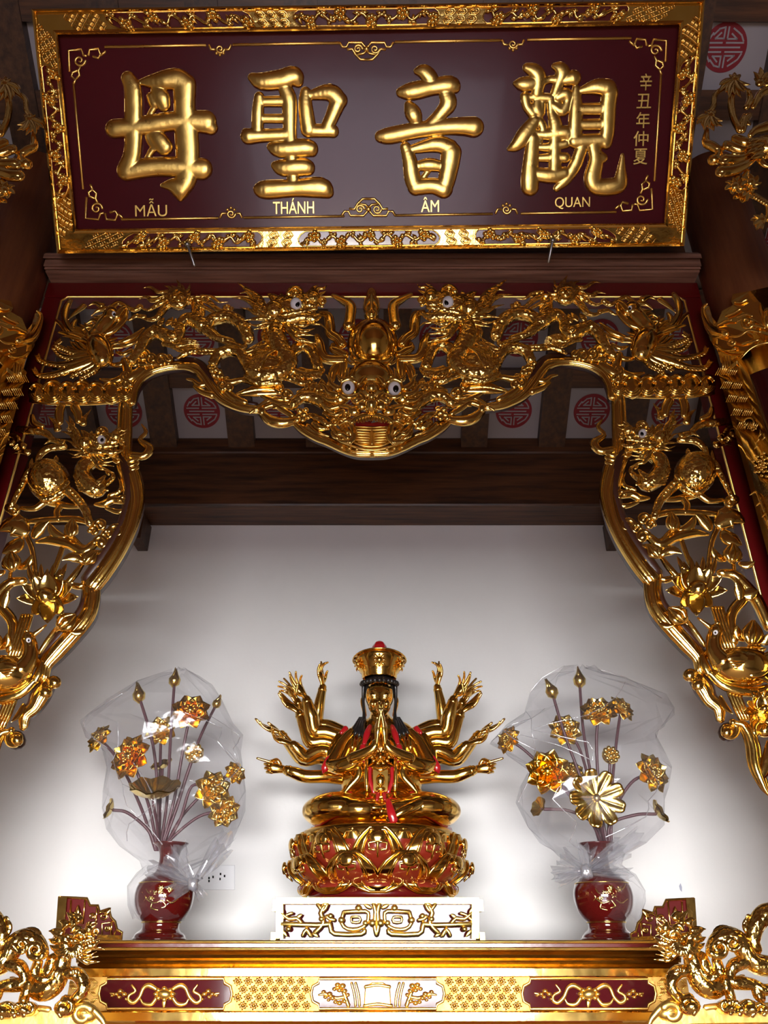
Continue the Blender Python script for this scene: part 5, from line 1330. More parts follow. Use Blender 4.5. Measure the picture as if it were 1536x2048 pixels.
for k in range(N): tpetal(2 * math.pi * k / N, .90 * R0, HT * .28, 1.0 * R0, HT * .08, .078, .018, False)
# ---- figure
b = MB()
def T3(pts, r, flat=1.0, n=10, sub=4, bb=None):
    bb = bb or b; A = np.array([[*px3(p[0], p[1], p[2] if len(p) > 2 else 0)] for p in pts]); rr = seq(np.array(r) * MPP if not np.isscalar(r) else r * MPP, len(pts))
    A = crom(np.column_stack([A, rr]), sub); bb.tube3(A[:, :3], A[:, 3], None, flat, n)
def B3(x, y, dy, rx, ry, rz, bb=None, n=16, m=10):
    (bb or b).ball3(px3(x, y, dy), [np.array([rx * MPP, 0, 0]), np.array([0, rz * MPP, 0]), np.array([0, 0, ry * MPP])], n, m)
# legs and torso under the robe
for s in (-1, 1):
    X = lambda d: 763 + s * d
    B3(X(80), 1623, -.045, 78, 36, 78, None, 24, 14); B3(X(44), 1626, -.08, 62, 32, 66, None, 20, 12); B3(X(20), 1612, -.04, 60, 34, 60)
    T3([(X(72), 1478, .01), (X(88), 1510, -.01), (X(92), 1530, -.03)], [24, 24, 22], .9, 12)
B3(763, 1560, .03, 86, 50, 62); B3(763, 1500, .03, 70, 60, 50); B3(763, 1468, .03, 72, 34, 40); B3(763, 1600, .02, 100, 34, 70)
T3([(760, 1446, .02), (760, 1430, .01)], [24, 22])
o = b.build('robed_body', M_STAT, stat)
m = o.modifiers.new('merge', 'REMESH'); m.mode = 'VOXEL'; m.voxel_size = .006; m.use_smooth_shade = True
m = o.modifiers.new('smooth', 'SMOOTH'); m.iterations = 8; m.factor = .5
# robe details: gilded lapels, sleeves, red lining, belt pendant
b = MB()
for s in (-1, 1):
    X = lambda d: 762 + s * d
    T3([(X(24), 1470, -.075), (X(40), 1490, -.10), (X(46), 1520, -.115), (X(44), 1550, -.12), (X(62), 1572, -.12), (X(72), 1584, -.12)], [5, 7, 8, 8, 6, 3], .8)
    T3([(X(58), 1462, -.05), (X(78), 1484, -.06), (X(92), 1512, -.07), (X(102), 1528, -.08), (X(82), 1532, -.11), (X(56), 1524, -.13), (X(34), 1506, -.145)], [8, 9, 11, 12, 16, 15, 11], .9, 12)
    T3([(X(112), 1600, -.10), (X(92), 1594, -.13), (X(60), 1590, -.14)], [4, 6, 4]); T3([(X(14), 1640, -.2), (X(50), 1620, -.2), (X(96), 1600, -.13), (X(110), 1594, -.11)] if s > 0 else [(X(0), 1616, -.17), (X(60), 1612, -.17), (X(100), 1596, -.12)], [6, 10, 10, 5] if s > 0 else [5, 5, 4])
    for k in range(3): T3([(X(96 - 12 * k), 1522 - 2 * k, -.10 - .012 * k), (X(88 - 14 * k), 1532 - 3 * k, -.12 - .012 * k), (X(70 - 12 * k), 1540 - 4 * k, -.12 - .01 * k)], [3, 4, 2])
    T3([(X(30), 1500, -.12), (X(30), 1540, -.125), (X(28), 1580, -.125)], [4, 5, 4])
b.build('lapel', M_STAT, stat)
def RL(p, r, fl=1.0):
    q = MB(); T3(p, r, fl, 10, 4, q); q.build('red_lining', M_RED2, stat)
for s in (-1, 1):
    X = lambda d: 762 + s * d
    RL([(X(22), 1452, -.06), (X(28), 1468, -.09), (X(34), 1488, -.115)], [5, 7, 4], .8); RL([(X(36), 1492, -.15), (X(38), 1512, -.16), (X(34), 1524, -.15)], [6, 7, 2], .7)
    RL([(X(104), 1516, -.08), (X(112), 1536, -.085), (X(116), 1546, -.08)], [6, 8, 2], .7); RL([(X(70), 1456, -.02), (X(80), 1466, -.03)], [6, 4], .8)
    RL([(X(22), 1536, -.118), (X(22), 1560, -.122), (X(14), 1586, -.125)], [4, 4, 4], .8); RL([(X(60), 1588, -.115), (X(80), 1586, -.1)], [5, 3], .8)
    RL([(X(20), 1654, -.2), (X(60), 1656, -.19), (X(110), 1660, -.12), (X(138), 1660, .0)], [5, 6, 7, 7], .7); RL([(X(-6), 1588, -.13), (X(-8), 1600, -.15)], [5, 3])
RL([(776, 1600, -.19), (782, 1624, -.215), (788, 1642, -.215)], [5, 8, 8], .6)
RL([(690, 1655, -.2), (763, 1650, -.21), (830, 1655, -.2)], [4, 6, 4], .7)

b = MB()
B3(761, 1514, -.12, 11, 11, 8); B3(761, 1514, -.135, 6, 6, 6)
for k in range(10): B3(761 + 17 * math.cos(k * .628), 1514 + 13 * math.sin(k * .628), -.12, 4, 4, 4, None, 8, 5)
b.slab(upright(Y_ST - .125), [(745, 1538), (777, 1538), (776, 1584), (746, 1584)], -.01, .006, 0, .06); B3(761, 1560, -.132, 9, 12, 6); B3(761, 1578, -.13, 10, 5, 6)
T3([(745, 1534, -.125), (761, 1540, -.13), (777, 1534, -.125)], [3, 4, 3]); T3([(746, 1588, -.125), (761, 1594, -.13), (777, 1588, -.125)], [3, 4, 3])
b.build('breast_ornament', M_STAT, stat)
# ---- head: face, ears, hair, crown
b = MB(); HY = -.03
B3(759, 1392, HY, 30, 36, 32); B3(759, 1410, HY - .006, 24, 24, 26); B3(759, 1424, HY - .016, 11, 9, 12)
T3([(759, 1386, HY - .054), (759, 1398, HY - .060), (759, 1405, HY - .066)], [2.5, 3.4, 4.4]); B3(754, 1407, HY - .056, 3.4, 2.8, 4); B3(764, 1407, HY - .056, 3.4, 2.8, 4)
for s in (-1, 1):
    X = lambda d: 759 + s * d
    T3([(X(4), 1386, HY - .052), (X(12), 1380, HY - .048), (X(22), 1384, HY - .036)], [1.2, 2, 1]); B3(X(13), 1391, HY - .040, 8, 4, 7); T3([(X(5), 1394, HY - .046), (X(13), 1396, HY - .046), (X(21), 1393, HY - .036)], [.8, 1.8, .8])
    T3([(X(30), 1390, .0), (X(34), 1402, -.005), (X(31), 1420, -.005), (X(29), 1432, -.005)], [4, 5, 4.5, 4]); B3(X(14), 1408, HY - .036, 8, 8, 8)
T3([(752, 1415, HY - .050), (759, 1413.5, HY - .056), (766, 1415, HY - .050)], [1, 2.3, 1]); T3([(754, 1418, HY - .050), (759, 1419.5, HY - .055), (764, 1418, HY - .050)], [1, 2.4, 1])
T3([(759, 1424, .0), (759, 1450, .01)], [19, 24])
o = b.build('head', M_STAT, stat)
m = o.modifiers.new('merge', 'REMESH'); m.mode = 'VOXEL'; m.voxel_size = .0024; m.use_smooth_shade = True
m = o.modifiers.new('smooth', 'SMOOTH'); m.iterations = 3; m.factor = .5
b = MB()
B3(759, 1378, .012, 36, 34, 34)
for k in range(13):
    a = math.pi * (k / 12); b.ball3(px3(759 - 35 * math.cos(a), 1368 - 8 * math.sin(a), HY - .056 * math.sin(a)), np.eye(3) * 5.4 * MPP, 8, 6)
for s in (-1, 1):
    X = lambda d: 759 + s * d
    T3([(X(32), 1368, -.015), (X(33), 1396, -.01), (X(31), 1424, -.015), (X(31), 1442, -.03)], [4, 3, 3, 5])
    for j in range(4): T3([(X(30 + 3 * j), 1436, -.01), (X(33 + 5 * j), 1452, -.06 + .006 * j), (X(32 + 8 * j), 1470 - 2 * j, -.085 + .01 * j), (X(33 + 9 * j), 1478 - 3 * j, -.085 + .012 * j)], [3.2, 4, 4, 1])
b.build('hair', M_HAIR, stat)
b = MB(); cz = px3(759, 1357)[2]; R1 = 37 * MPP; HC = (px3(759, 1323)[2] - cz)
prof = [(R1 * .98, -.004), (R1 * 1.04, .004), (R1 * 1.02, .014), (R1 * 1.16, HC * .35), (R1 * 1.38, HC * .72), (R1 * 1.53, HC), (R1 * 1.47, HC * 1.02), (R1 * 1.2, HC * .8), (R1 * .9, HC * .4), (0, HC * .3)]
V = []; n = 16
for r, z in prof:
    for j in range(n):
        a = 2 * math.pi * (j + .5) / n; lift = .030 * math.cos(a - math.pi * 1.5) * (z / HC) if z > .02 else 0
        V.append((SX + .002 + r * math.cos(a), Y_ST - .005 + r * math.sin(a), cz + z + max(0, lift) * .55))
b.add(V, [(i * n + j, i * n + (j + 1) % n, (i + 1) * n + (j + 1) % n, (i + 1) * n + j) for i in range(len(prof) - 1) for j in range(n)], 0, False)
o = b.build('crown', M_STAT, stat)
b = MB()
def crown_pt(a, t, o=0.0):
    r = R1 * (1.06 + .46 * t) + o; return np.array([SX + .002 + r * math.sin(a), Y_ST - .005 - r * math.cos(a), cz + HC * (.08 + .9 * t)])
for a0 in (-1.15, 0, 1.15):
    c = crown_pt(a0, .6, .003); out = np.array([math.sin(a0), -math.cos(a0), -.3]); sd = np.array([math.cos(a0), math.sin(a0), 0]); upv = np.cross(sd, out); upv *= np.sign(upv[2]); upv /= np.linalg.norm(upv)
    b.ball3(c, [sd * .012, out * .008, upv * .012], 10, 6)
    for k in range(8):
        d = sd * math.cos(k * .785) + upv * math.sin(k * .785); b.tube3([c + d * .010, c + d * .022 + out * .002, c + d * (.030 if k % 2 else .024)], [.004, .004, .001], [out] * 3, .8, 6)
b.tube3([crown_pt(a, 1.02, .002) + np.array([0, 0, .0165 * max(0, math.cos(a))]) for a in np.linspace(0, 2 * math.pi, 33)[:-1]], .003, None, 1, 6, 0, 0, True)
b.build('crown_ornament', M_STAT, o)
b = MB(); zk = px3(758, 1301)[2]
b.lathe((SX + .002, Y_ST - .03, zk - .03), [(0, 0), (.022, 0), (.027, .02), (.0265, .036), (.017, .050), (.006, .056), (0, .057)], 8, 0, None, 1, 1, True); b.build('crown_knob', M_RED2, stat)
# ---- hands
def unit(v): v = np.array(v, float); return v / (np.linalg.norm(v) + 1e-12)
def hand(b, W, d, nrm, L, curls, thumb=1, spread=.10, tcurl=.5, r=None):
    """palm with four jointed fingers and a thumb; d = pointing direction, nrm = the side the fingers curl to, curls per finger (index first)"""
    d = unit(d); nrm = unit(np.array(nrm) - d * (np.array(nrm) @ d)); sd = np.cross(d, nrm) * thumb
    r = r or L * .062
    b.tube3([W - d * L * .06, W + d * L * .12, W + d * L * .34, W + d * L * .46], [L * .12, L * .15, L * .20, L * .17], [nrm] * 4, .55, 10)
    for k in range(4):
        off = (.165, .055, -.055, -.16)[k] * L; ln = (.50, .56, .52, .40)[k] * L
        p = W + d * L * (.47, .50, .48, .43)[k] + sd * off; dd = unit(d + sd * off / L * spread * 8); pts = [p - dd * L * .08, p]; a = 0
        for j, fr in enumerate((.42, .32, .26)):
            a = curls[k] * (.55, 1.15, 1.6)[j]; v = dd * math.cos(a) + nrm * math.sin(a); pts.append(pts[-1] + v * ln * fr)
        b.tube3(crom(pts, 3), np.linspace(r * 1.05, r * .62, 3 * (len(pts) - 1) + 1), None, 1, 7)
    p = W + d * L * .14 + sd * L * .13; v1 = unit(d * .75 + sd * .75 + nrm * .15); v2 = unit(d + sd * (.5 - tcurl) + nrm * tcurl); v3 = unit(d + nrm * tcurl * 1.4 - sd * tcurl * .5)
    pts = [p, p + v1 * L * .20, p + v1 * L * .20 + v2 * L * .19, p + v1 * L * .20 + v2 * L * .19 + v3 * L * .13]
    b.tube3(crom(pts, 3), np.linspace(r * 1.35, r * .7, 10), None, 1, 7)
def arm(pts, r, d, nrm, L, curls, s, thumb=1, tcurl=.5, cuff=True):
    b = MB()
    P = [(763 + s * (763 - x) * -1, y, dy) if s > 0 else (x, y, dy) for x, y, dy in pts]
    P = [(x if s < 0 else 1520 - x, y, dy) for x, y, dy in pts]
    T3(P, r, 1.0, 12, 4, b)
    W = px3(*P[-1]); dd = np.array(d, float); nn = np.array(nrm, float)
    if s > 0: dd[0] *= -1; nn[0] *= -1
    hand(b, W + unit(dd) * .006, dd, nn, L * MPP, curls, thumb * (1 if s < 0 else -1), .10, tcurl)
    if cuff:
        e = unit(W - px3(*P[-2])); c = W - e * .014
        b.tube3([c - e * .004, c + e * .004], [r[-1] * MPP * 1.22] * 2, None, 1, 12, 0, .3)
    return b.build('arm', M_STAT, stat)
for s in (-1, 1):
    arm([(690, 1466, .05), (660, 1452, .06), (636, 1446, .06), (638, 1412, .05), (646, 1372, .04)], [13, 13, 13, 12, 8], (-.25, -.1, 1), (.9, -.5, .1), 54, (.05, .95, .9, .5), s, 1, .9)
    arm([(684, 1474, .03), (652, 1464, .02), (630, 1462, .02), (622, 1430, .0), (612, 1396, -.01)], [15, 15, 16, 15, 9], (-.6, -.2, .8), (-.2, -.5, .8), 58, (.35, .2, .5, .8), s, -1, .8)
    arm([(678, 1492, .03), (648, 1482, .03), (622, 1484, .03), (610, 1456, .03), (598, 1424, .03)], [14, 14, 15, 13, 9], (-.9, .1, .65), (.1, -.6, .8), 58, (.1, .3, .35, .6), s, 1, .4)
    arm([(684, 1484, .07), (650, 1472, .08), (618, 1474, .08), (606, 1440, .07), (594, 1400, .06)], [13, 13, 13, 12, 8], (-.7, .2, .9), (-.5, -.5, -.3), 54, (.2, .5, .7, .7), s, 1, .5)
    arm([(674, 1510, .02), (642, 1502, .01), (612, 1514, .0), (596, 1500, -.02), (584, 1488, -.03)], [14, 14, 14, 12, 9], (-.9, -.1, .25), (.1, -.6, .9), 54, (.6, .8, .9, .7), s, 1, .6)
    arm([(672, 1520, .05), (636, 1516, .06), (606, 1520, .06), (582, 1494, .06), (562, 1466, .05)], [13, 13, 13, 11, 8], (-.9, .0, .30), (.1, -.4, .9), 58, (.1, .3, .4, .5), s, 1, .3)
    arm([(690, 1556, .02), (650, 1553, .0), (612, 1553, -.01), (590, 1546, -.02), (570, 1539, -.02)], [14, 13, 13, 12, 9], (-1, -.15, .12), (.0, -1, -.1), 58, (.02, 1.55, 1.6, 1.6), s, 1, .9)
# praying hands: forearms, palms together, fingers up
b = MB()
for s in (-1, 1):
    X = lambda d: 762 + s * d
    T3([(X(60), 1518, -.14), (X(34), 1508, -.165), (X(14), 1496, -.18), (X(10), 1484, -.182)], [12, 11, 9, 8], 1, 12)
    W = px3(X(8), 1484, -.182)
    hand(b, W, (-s * .10, -.05, 1), (-s, 0, 0), 74 * MPP, (.10, .10, .12, .16), -1 if s > 0 else 1, .25, .25, 5.0 * MPP)
b.build('praying_hands', M_STAT, stat)
# ------------------------------------------------------------------ vases of gilded lotus under clear plastic bags
def film_mat(name, base, rim, tint, rough, shine):
    """clear film: mostly see-through, glossy, a little milky"""
    m, nt, b, L = mat(name)
    out = nt.nodes['Material Output']; nt.nodes.remove(b)
    tr = node(nt, 'ShaderNodeBsdfTransparent'); tr.inputs[0].default_value = (0.97, 0.97, 0.98, 1)
    gl = node(nt, 'ShaderNodeBsdfGlossy'); gl.inputs['Color'].default_value = (shine, shine, shine * 1.04, 1); gl.inputs['Roughness'].default_value = rough
    df = node(nt, 'ShaderNodeBsdfTranslucent'); df.inputs[0].default_value = (*tint, 1)
    d2 = node(nt, 'ShaderNodeBsdfDiffuse'); d2.inputs[0].default_value = (*tint, 1)
    md = node(nt, 'ShaderNodeMixShader'); md.inputs[0].default_value = 0.5; L(df.outputs[0], md.inputs[1]); L(d2.outputs[0], md.inputs[2])
    mg = node(nt, 'ShaderNodeMixShader'); mg.inputs[0].default_value = 0.45; L(gl.outputs[0], mg.inputs[1]); L(md.outputs[0], mg.inputs[2])
    fr = node(nt, 'ShaderNodeLayerWeight', in_Blend=0.3)
    pw = node(nt, 'ShaderNodeMath', operation='POWER'); pw.inputs[1].default_value = 2.0; L(fr.outputs['Facing'], pw.inputs[0])
    mr = node(nt, 'ShaderNodeMapRange', in_3=base, in_4=rim); L(pw.outputs[0], mr.inputs[0])
    mx = node(nt, 'ShaderNodeMixShader'); L(mr.outputs[0], mx.inputs[0]); L(tr.outputs[0], mx.inputs[1]); L(mg.outputs[0], mx.inputs[2])
    tc = node(nt, 'ShaderNodeTexCoord'); nz = node(nt, 'ShaderNodeTexNoise', in_Scale=14.0, in_Detail=2.0); L(tc.outputs['Object'], nz.inputs['Vector'])
    bp = node(nt, 'ShaderNodeBump', in_Strength=0.25, in_Distance=0.02); L(nz.outputs['Fac'], bp.inputs['Height']); L(bp.outputs[0], gl.inputs['Normal'])
    L(mx.outputs[0], out.inputs['Surface'])
    return m
M_FILM = film_mat('clear_plastic_film', 0.075, 0.5, (0.80, 0.80, 0.84), 0.12, 0.45)
M_KNOT = film_mat('gathered_plastic_film', 0.40, 0.75, (0.92, 0.92, 0.98), 0.15, 0.9)
M_VASE = simple('maroon_glaze', (0.085, 0.005, 0.004), rough=0.10, coat=1.0, vary=0.15)
M_AMBER = gold('amber_gilding', (0.95, 0.60, 0.10), rough=0.16, bump=0.05)
YV = 2.74
def vase(cx, side):
    S = upright(YV); c = S(cx, 1880); mpp = S.at(cx, 1800)[1]
    v = thing('lacquer_vase', (c.x, YV, TZ), 'maroon glazed vase with gilt painted flowers on the %s of the statue' % side, 'vase')
    prof = [(0, 1880), (50, 1880), (50, 1875), (47, 1868), (40, 1862), (36, 1856), (36, 1846), (39, 1842), (46, 1834), (54, 1818), (58, 1800), (58, 1785), (54, 1770), (44, 1758), (32, 1750), (23, 1742), (20, 1730), (20, 1712), (25, 1698), (36, 1688), (34, 1687), (20, 1700), (0, 1702)]
    P = [(r * mpp, S(cx, y).z - TZ) for r, y in prof]
    P = [(r, max(0, z)) for r, z in P]
    b = MB(); b.lathe((c.x, YV, TZ), crom(P, 3).clip(min=0), 40)
    body_ = b.build('vase_body', M_VASE, v)
    g = MB()
    for y, r in ((1845, 38), (1767, 53)):
        g.lathe((c.x, YV, S(cx, y).z), [((r - 1.5) * mpp, -.002), ((r + .6) * mpp, -.0008), ((r + .6) * mpp, .0008), ((r - 1.5) * mpp, .002)], 40)
    D = Drum(c.x, YV, 57.5 * mpp)
    for x, y in ((2, 1784), (12, 1790), (-8, 1786), (4, 1776), (22, 1778), (-16, 1796)):
        for k in range(6): g.leaf(D, cx + x, y, cx + x + 8 * math.cos(k * 1.05), y + 7 * math.sin(k * 1.05), 2.0, .0006, 0, 0, .3, 5, 3)
    for p in ([(-30, 1790), (-22, 1800), (-10, 1806), (6, 1800)], [(-26, 1778), (-20, 1786), (-12, 1786)], [(6, 1800), (14, 1812), (4, 1816)], [(16, 1800), (26, 1806), (38, 1798)], [(-14, 1806), (-16, 1816), (-2, 1820)], [(-34, 1784), (-26, 1794), (-30, 1802)], [(20, 1784), (30, 1776), (34, 1768)]): g.tube(D, [(cx + x, y) for x, y in p], [1, 1.5, .8] if len(p) == 3 else [1, 1.6, 1.4, .8], .0006, .4, 5, 3)
    g.build('gilt_painting', M_FLOW, body_)
    return c
def stalk(cx, x, y, dy, kind, r, label, grp, ctrl=None, look=(0, 0), mat_=None, ang=-1.57):
    """one stalk rising from the vase mouth: stem and its flower, bud, leaf or seed head (r in pixels)"""
    S0 = upright(YV); F0 = upright(YV + dy); mpp = F0.at(x, y)[1]
    root = S0(cx + (x - cx) * .06, 1700); tip = F0(x, y)
    t = thing('lotus_stalk', tuple(root), label, 'artificial flower', grp)
    b = MB()
    mid = [np.array(upright(YV + dy * f)(*p)) for p, f in (ctrl or [((cx + (x - cx) * .35, 1640 + (y - 1640) * .35), .4)])]
    A = crom(np.array([np.array(root), *mid, np.array(tip)]), 6); b.tube3(A, .0052, None, 1, 8); b.build('stem', M_STEM, t)
    h = MB(); m_ = mat_ or M_FLOW
    c = np.array(tip); ax = unit(np.array([look[0], -1.0, look[1]])) if kind in ('flower', 'seed', 'plate') else None
    R = r * mpp
    if kind == 'bud':
        d = unit(np.array([math.cos(ang), -.1, -math.sin(ang)]))
        h.tube3([c - d * R * .9, c - d * R * .5, c + d * R * .3, c + d * R * 1.1, c + d * R * 1.9], [R * .4, R * .9, R * 1.0, R * .5, R * .12], None, 1, 12)
        for k in range(3):
            e = unit(np.cross(d, [math.cos(k * 2.1), 0.3, math.sin(k * 2.1)])); h.tube3([c + d * R * .8 + e * R * .5, c + d * R * 1.6 + e * R * .25, c + d * R * 2.2 + e * R * .35], [R * .22, R * .2, R * .04], None, 1, 6)
    else:
        u = unit(np.cross(ax, [0, 0, 1]) if ax is not None else [1, 0, 0]); w = unit(np.cross(u, ax)) if ax is not None else None
    if kind == 'flower':
        for n_, L_, up_, wd in ((8, 1.16, .12, .40), (8, .98, .40, .36), (6, .62, .70, .28)):
            for k in range(n_):
                a = 2 * math.pi * k / n_ + up_ * 3; d = u * math.cos(a) + w * math.sin(a); sd = np.cross(ax, d)
                V = []; K = 8; C = 7
                for o in (0, -.002):
                    for i in range(K):
                        tt = i / (K - 1); ww = wd * R * math.sin(math.pi * (.14 + .86 * tt ** 1.2)) ** .95
                        for j in range(C):
                            q = -1 + 2 * j / (C - 1)
                            V.append(c + d * (R * L_ * tt * (1 - up_ * .35 * tt)) + sd * ww * q + ax * (R * (up_ * 1.2 * tt * tt * L_ + .34 * q * q * wd * 1.6 * math.sin(math.pi * min(1, tt + .1)) - .12 * tt * tt * (1 - up_)) + o))
                Fc = []; o2 = K * C
                for i in range(K - 1):
                    for j in range(C - 1):
                        e = i * C + j; Fc.append((e, e + 1, e + C + 1, e + C)); Fc.append((o2 + e, o2 + e + C, o2 + e + C + 1, o2 + e + 1))
                    e = i * C; f = e + C - 1; Fc.append((e, e + C, o2 + e + C, o2 + e)); Fc.append((f, o2 + f, o2 + f + C, f + C))
                h.add(V, Fc)
        h.ball3(c + ax * R * .18, [u * R * .26, w * R * .26, ax * R * .24], 12, 8)
        for k in range(8):
            a = k * .785; h.ball3(c + (u * math.cos(a) + w * math.sin(a)) * R * .22 + ax * R * .34, np.eye(3) * R * .09, 6, 4)
    if kind == 'plate':                                           # scalloped dish-like leaf with nine folded lobes
        n_ = 108; V = []; rings = (.0, .15, .35, .55, .75, .9, 1.0)
        for o in (0, -.003):
            for rr in rings:
                for k in range(n_):
                    a = 2 * math.pi * k / n_; lob = abs(math.cos(4.5 * a)); R_ = R * rr * (1 - .17 * rr * rr * (1 - lob) ** 2 * 1.6)
                    V.append(c + (u * math.cos(a) + w * math.sin(a)) * R_ + ax * (R * (.10 * rr + .30 * max(0, rr - .55) ** 1.3 * (lob - .15) * 2.2 + .05 * rr * abs(math.sin(4.5 * a)) ** .6 * 2 - .12 * rr * rr) + o))
        q_ = len(rings) * n_; Fc = []
        for s_ in (0, 1):
            for i in range(len(rings) - 1):
                for k in range(n_):
                    e, f = i * n_ + k + s_ * q_, i * n_ + (k + 1) % n_ + s_ * q_; Fc.append((e, f, f + n_, e + n_))
        e0 = (len(rings) - 1) * n_
        Fc += [(e0 + k, e0 + (k + 1) % n_, q_ + e0 + (k + 1) % n_, q_ + e0 + k) for k in range(n_)]
        h.add(V, Fc); h.ball3(c + ax * R * .04, [u * R * .15, w * R * .15, ax * R * .12], 12, 8)
    if kind == 'seed':
        h.ball3(c, [u * R * .8, w * R * .8, ax * R * .5], 14, 8)
        for k in range(9):
            a = k * .698; h.ball3(c + (u * math.cos(a) + w * math.sin(a)) * R * .62 + ax * R * .38, np.eye(3) * R * .24, 8, 6)
        for k in range(4):
            a = k * 1.571 + .5; h.ball3(c + (u * math.cos(a) + w * math.sin(a)) * R * .25 + ax * R * .5, np.eye(3) * R * .2, 8, 6)
    if kind == 'leaf':                                            # wavy-edged leaf seen nearly edge-on
        d = unit(np.array([math.cos(ang), -.5, -math.sin(ang)])); e1 = unit(np.cross(d, [0, 1, .2])); e2 = np.cross(d, e1); V = [c]; n_ = 28
        for o in (0, .003):
            for rr in (.4, .75, 1.0):
                for k in range(n_):
                    a = 2 * math.pi * k / n_; V.append(c + (e1 * math.cos(a) + e2 * math.sin(a)) * R * rr * (1 + .05 * math.cos(7 * a)) + d * (R * .5 * rr * rr + .07 * R * rr * math.sin(7 * a) + o))
        Fc = []
        for o in (1, 1 + 3 * n_):
            Fc += [(0, o + k, o + (k + 1) % n_) for k in range(n_)]
            for q in (0, 1): Fc += [(o + q * n_ + k, o + q * n_ + n_ + k, o + q * n_ + n_ + (k + 1) % n_, o + q * n_ + (k + 1) % n_) for k in range(n_)]
        h.add(V, Fc)
    names = {'bud': 'lotus_bud', 'flower': 'lotus_flower', 'plate': 'lotus_leaf', 'seed': 'seed_head', 'leaf': 'lotus_leaf'}
    h.build(names[kind], m_, t)
G1, G2 = 'gilded lotus stalks in the left vase', 'gilded lotus stalks in the right vase'
vase(318, 'left'); vase(1217, 'right')
L_ = 318
stalk(L_, 278, 1392, -.02, 'bud', 13, 'gilded lotus bud leaning left, second highest in the left vase', G1, [((316, 1600), .2), ((306, 1490), .7)], ang=-1.75)
stalk(L_, 349, 1362, .02, 'bud', 12, 'topmost upright gilded lotus bud of the left vase', G1, [((334, 1600), .3), ((341, 1480), .7)], ang=-1.5)
stalk(L_, 433, 1408, .05, 'bud', 9, 'small tilted gilded bud at the upper right of the left vase', G1, [((360, 1590), .3), ((398, 1480), .7)], ang=-1.1)
stalk(L_, 381, 1424, -.05, 'flower', 37, 'amber gilded open lotus right of the topmost bud in the left vase', G1, [((348, 1600), .3), ((366, 1500), .7)], (.15, .35), M_AMBER)
stalk(L_, 262, 1514, -.10, 'flower', 42, 'large open gilded lotus pressed against the film on the left of the left vase', G1, [((300, 1620), .4), ((282, 1566), .8)], (-.4, .1), M_AMBER)
stalk(L_, 200, 1478, .02, 'flower', 28, 'outermost small gilded lotus at far left in the left bag', G1, [((280, 1610), .3), ((236, 1520), .8)], (-.7, .4))
stalk(L_, 322, 1462, .06, 'flower', 30, 'gilded lotus behind the two tallest stems of the left vase', G1, None, (0, .2))
stalk(L_, 389, 1508, -.04, 'seed', 23, 'round gilded lotus seed head below the amber flower of the left vase', G1, [((352, 1620), .4), ((374, 1550), .8)], (.1, .1))
stalk(L_, 425, 1580, -.06, 'flower', 36, 'gilded lotus at the right edge of the left bag, above another', G1, [((360, 1640), .4), ((384, 1572), .8)], (.6, .1))
stalk(L_, 470, 1546, .03, 'flower', 22, 'smallest gilded lotus at the far right of the left bag', G1, [((366, 1630), .4), ((430, 1566), .8)], (.8, .3))
stalk(L_, 448, 1622, -.02, 'flower', 30, 'lowest gilded lotus on the right of the left vase', G1, [((350, 1670), .4), ((400, 1632), .8)], (.5, -.5))
stalk(L_, 307, 1596, -.12, 'leaf', 50, 'broad wavy gilded lotus leaf seen edge-on at the front of the left vase', G1, [((314, 1650), .5), ((308, 1616), .9)], ang=-1.5)
stalk(L_, 226, 1620, -.02, 'leaf', 20, 'thin gilded leaf seen edge-on at lower left of the left vase', G1, [((296, 1660), .4), ((256, 1626), .8)], ang=-2.9)
stalk(L_, 325, 1538, .03, 'leaf', 22, 'small gilded leaf in the middle of the left bouquet', G1, None, ang=-1.9)
R_ = 1217
stalk(R_, 1104, 1384, -.02, 'bud', 13, 'gilded lotus bud leaning left, second highest in the right vase', G2, [((1178, 1600), .3), ((1130, 1470), .7)], ang=-1.9)
stalk(R_, 1159, 1362, .02, 'bud', 13, 'topmost upright gilded lotus bud of the right vase', G2, [((1196, 1620), .2), ((1168, 1470), .7)], ang=-1.55)
stalk(R_, 1197, 1424, -.05, 'flower', 34, 'gilded lotus below and right of the topmost bud in the right vase', G2, [((1200, 1600), .3), ((1193, 1490), .7)], (-.2, .5))
stalk(R_, 1242, 1418, .03, 'flower', 27, 'gilded lotus turned away at the upper right of the right bouquet', G2, [((1222, 1600), .3), ((1232, 1490), .7)], (.6, .5))
stalk(R_, 1130, 1460, .04, 'flower', 31, 'gilded lotus behind the leaning bud stem of the right vase', G2, [((1190, 1610), .3), ((1160, 1500), .8)], (-.1, .2))
stalk(R_, 1018, 1480, -.02, 'flower', 27, 'outermost gilded lotus at far left in the right bag beside the statue', G2, [((1170, 1620), .3), ((1060, 1510), .8)], (-1.2, .4))
stalk(R_, 1096, 1544, -.09, 'flower', 42, 'large amber gilded lotus left of the centre leaf in the right vase', G2, [((1180, 1640), .4), ((1130, 1580), .8)], (-.35, .1), M_AMBER)
stalk(R_, 1220, 1512, -.03, 'seed', 21, 'round gilded lotus seed head above the broad leaf of the right vase', G2, None, (.1, .2))
stalk(R_, 1146, 1544, .05, 'flower', 22, 'small gilded lotus half hidden behind the amber flower of the right vase', G2, None, (.1, .3))
stalk(R_, 1303, 1546, -.03, 'flower', 37, 'gilded lotus at the right edge of the right bag', G2, [((1226, 1630), .4), ((1262, 1566), .8)], (.5, .1))
stalk(R_, 1193, 1596, -.15, 'plate', 56, 'broad scalloped gilded leaf facing front in the right vase', G2, [((1204, 1660), .5)], (0, -.1))
stalk(R_, 1084, 1618, -.02, 'leaf', 20, 'thin gilded leaf seen edge-on at lower left of the right vase', G2, [((1190, 1650), .3), ((1140, 1622), .8)], ang=-2.7)
